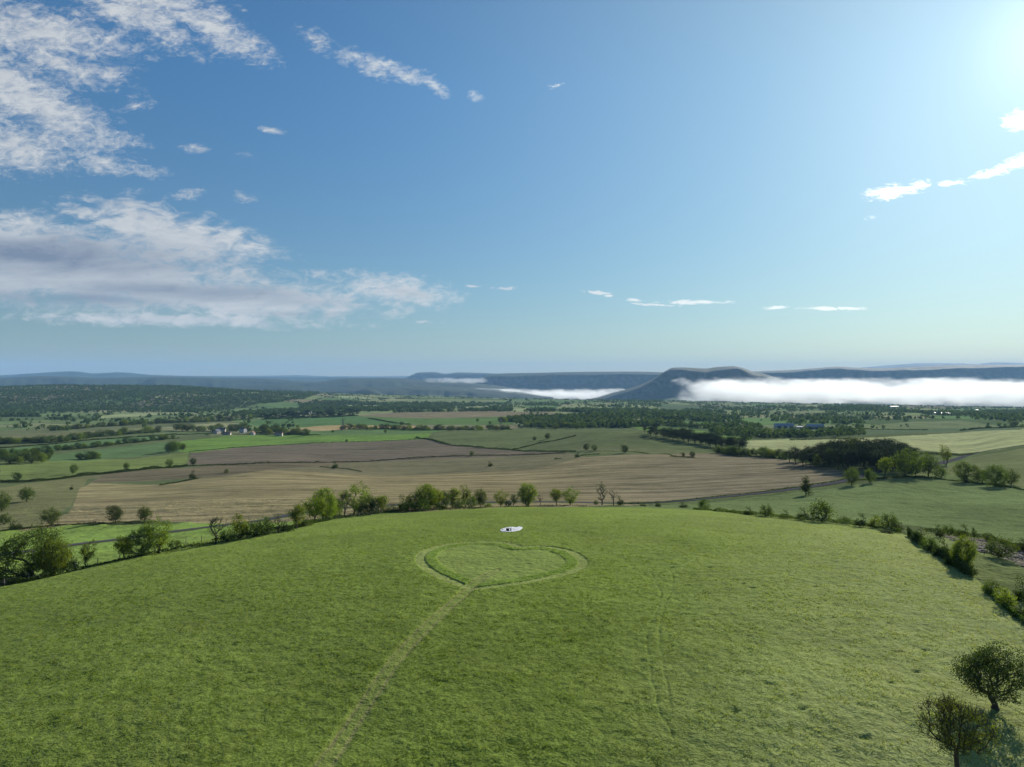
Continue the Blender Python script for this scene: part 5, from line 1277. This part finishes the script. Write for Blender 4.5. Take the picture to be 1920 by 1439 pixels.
back = b.rng(sx.outputs[1], .02, .12, 0, 1); alpha = b.math('MULTIPLY', alpha, back)
# generic cloud field for the rest of the sky
gen = b.math('MULTIPLY', b.rng(nA, .56, .72, 0, .8, True), b.math('SUBTRACT', 1, back)); alpha = b.math('MAXIMUM', alpha, gen)
# brightness: closer to the sun brighter, thick undersides of the long bank darker
dk = ell([(60,480,480,62,3,1.6),(300,545,420,30,3,1.3),(120,560,400,26,1,1.3),(560,590,200,12,2,.7),(770,550,60,12,12,.5),(40,235,120,30,25,.35)])
mpd = b.n('ShaderNodeMapping'); mpd.inputs['Scale'].default_value = (5, 26, 1); b.l(uv.outputs[0], mpd.inputs[0])
dark = b.rng(b.math('ADD', dk, b.math('MULTIPLY', b.math('SUBTRACT', b.math('ADD', b.math('MULTIPLY', b.noise(mpd.outputs[0], 1., 6, .6, .4), .6), b.math('MULTIPLY', nC, .4)), .5), 3.4)), .1, 1.5, 0, 1, False)
cl = b.mix(dark, b.mix(b.rng(nC, .35, .62, 0, 1), (CB[0]*.72, CB[1]*.76, CB[2]*.83), CB), CDK)
glow = b.n('ShaderNodeVectorMath', operation='DOT_PRODUCT'); b.l(dirv, glow.inputs[0])
sd_ = (math.cos(SUN_EL)*math.sin(SUN_AZ), math.cos(SUN_EL)*math.cos(SUN_AZ), math.sin(SUN_EL)); glow.inputs[1].default_value = sd_
gl = b.math('MAXIMUM', glow.outputs['Value'], 0.0)
g1 = b.math('POWER', gl, 7.0); g2 = b.math('ADD', b.math('MULTIPLY', b.math('POWER', gl, 500.0), .5), b.math('MULTIPLY', b.math('POWER', gl, 45.0), .32))
cl = b.mix(g1, cl, (CB[0]*2.4, CB[1]*2.4, CB[2]*2.2))
ga = b.n('ShaderNodeVectorMath', operation='SCALE'); ga.inputs[0].default_value = GA; b.l(g1, ga.inputs['Scale'])
gb = b.n('ShaderNodeVectorMath', operation='SCALE'); gb.inputs[0].default_value = GB; b.l(g2, gb.inputs['Scale'])
sk = b.mix(1.0, sky.outputs[0], SKT, 'MULTIPLY')
sk = b.mix(1.0, sk, b.mix(b.rng(sx.outputs[2], 0.0, .38, 0, 1), SKH, SKZ), 'MULTIPLY')
a1 = b.n('ShaderNodeVectorMath', operation='ADD'); b.l(sk, a1.inputs[0]); b.l(ga.outputs[0], a1.inputs[1])
a2 = b.n('ShaderNodeVectorMath', operation='ADD'); b.l(a1.outputs[0], a2.inputs[0]); b.l(gb.outputs[0], a2.inputs[1])
fin = b.mix(alpha, a2.outputs[0], cl)
bg = b.n('ShaderNodeBackground'); b.l(fin, bg.inputs[0]); bg.inputs[1].default_value = SKY_S
b.l(bg.outputs[0], b.n('ShaderNodeOutputWorld').inputs[0])
w.cycles.sampling_method = 'MANUAL'; w.cycles.sample_map_resolution = 512

# ---------------------------------------------------------------- sun, camera, render
L = bpy.data.lights.new('sun', 'SUN'); L.energy = SUN_S; L.angle = math.radians(.5); L.color = (1.0, .93, .82)
lo = bpy.data.objects.new('sun', L); COL.objects.link(lo); lo.location = (60, 100, 200)
lo.rotation_euler = Vector(sd_).to_track_quat('Z', 'Y').to_euler()
cam = bpy.data.cameras.new('camera'); co = bpy.data.objects.new('camera', cam); COL.objects.link(co)
co.location = (0, 0, CAMZ); co.rotation_euler = (math.pi/2, 0, 0); cam.sensor_fit = 'HORIZONTAL'; cam.sensor_width = 36; cam.lens = F/1920*36
cam.shift_y = -11.5/1920; cam.clip_start = .5; cam.clip_end = 200000
sc.camera = co
sc.view_settings.view_transform = 'Standard'; sc.view_settings.look = 'None'; sc.view_settings.exposure = EXPO; sc.view_settings.gamma = 1
cy = sc.cycles
cy.use_denoising = True
cy.max_bounces = 12; cy.diffuse_bounces = 2; cy.glossy_bounces = 2; cy.transmission_bounces = 3; cy.volume_bounces = VOLB; cy.transparent_max_bounces = 6
cy.use_adaptive_sampling = True; cy.adaptive_threshold = .02
cy.sample_clamp_indirect = 6
cy.volume_max_steps = 256
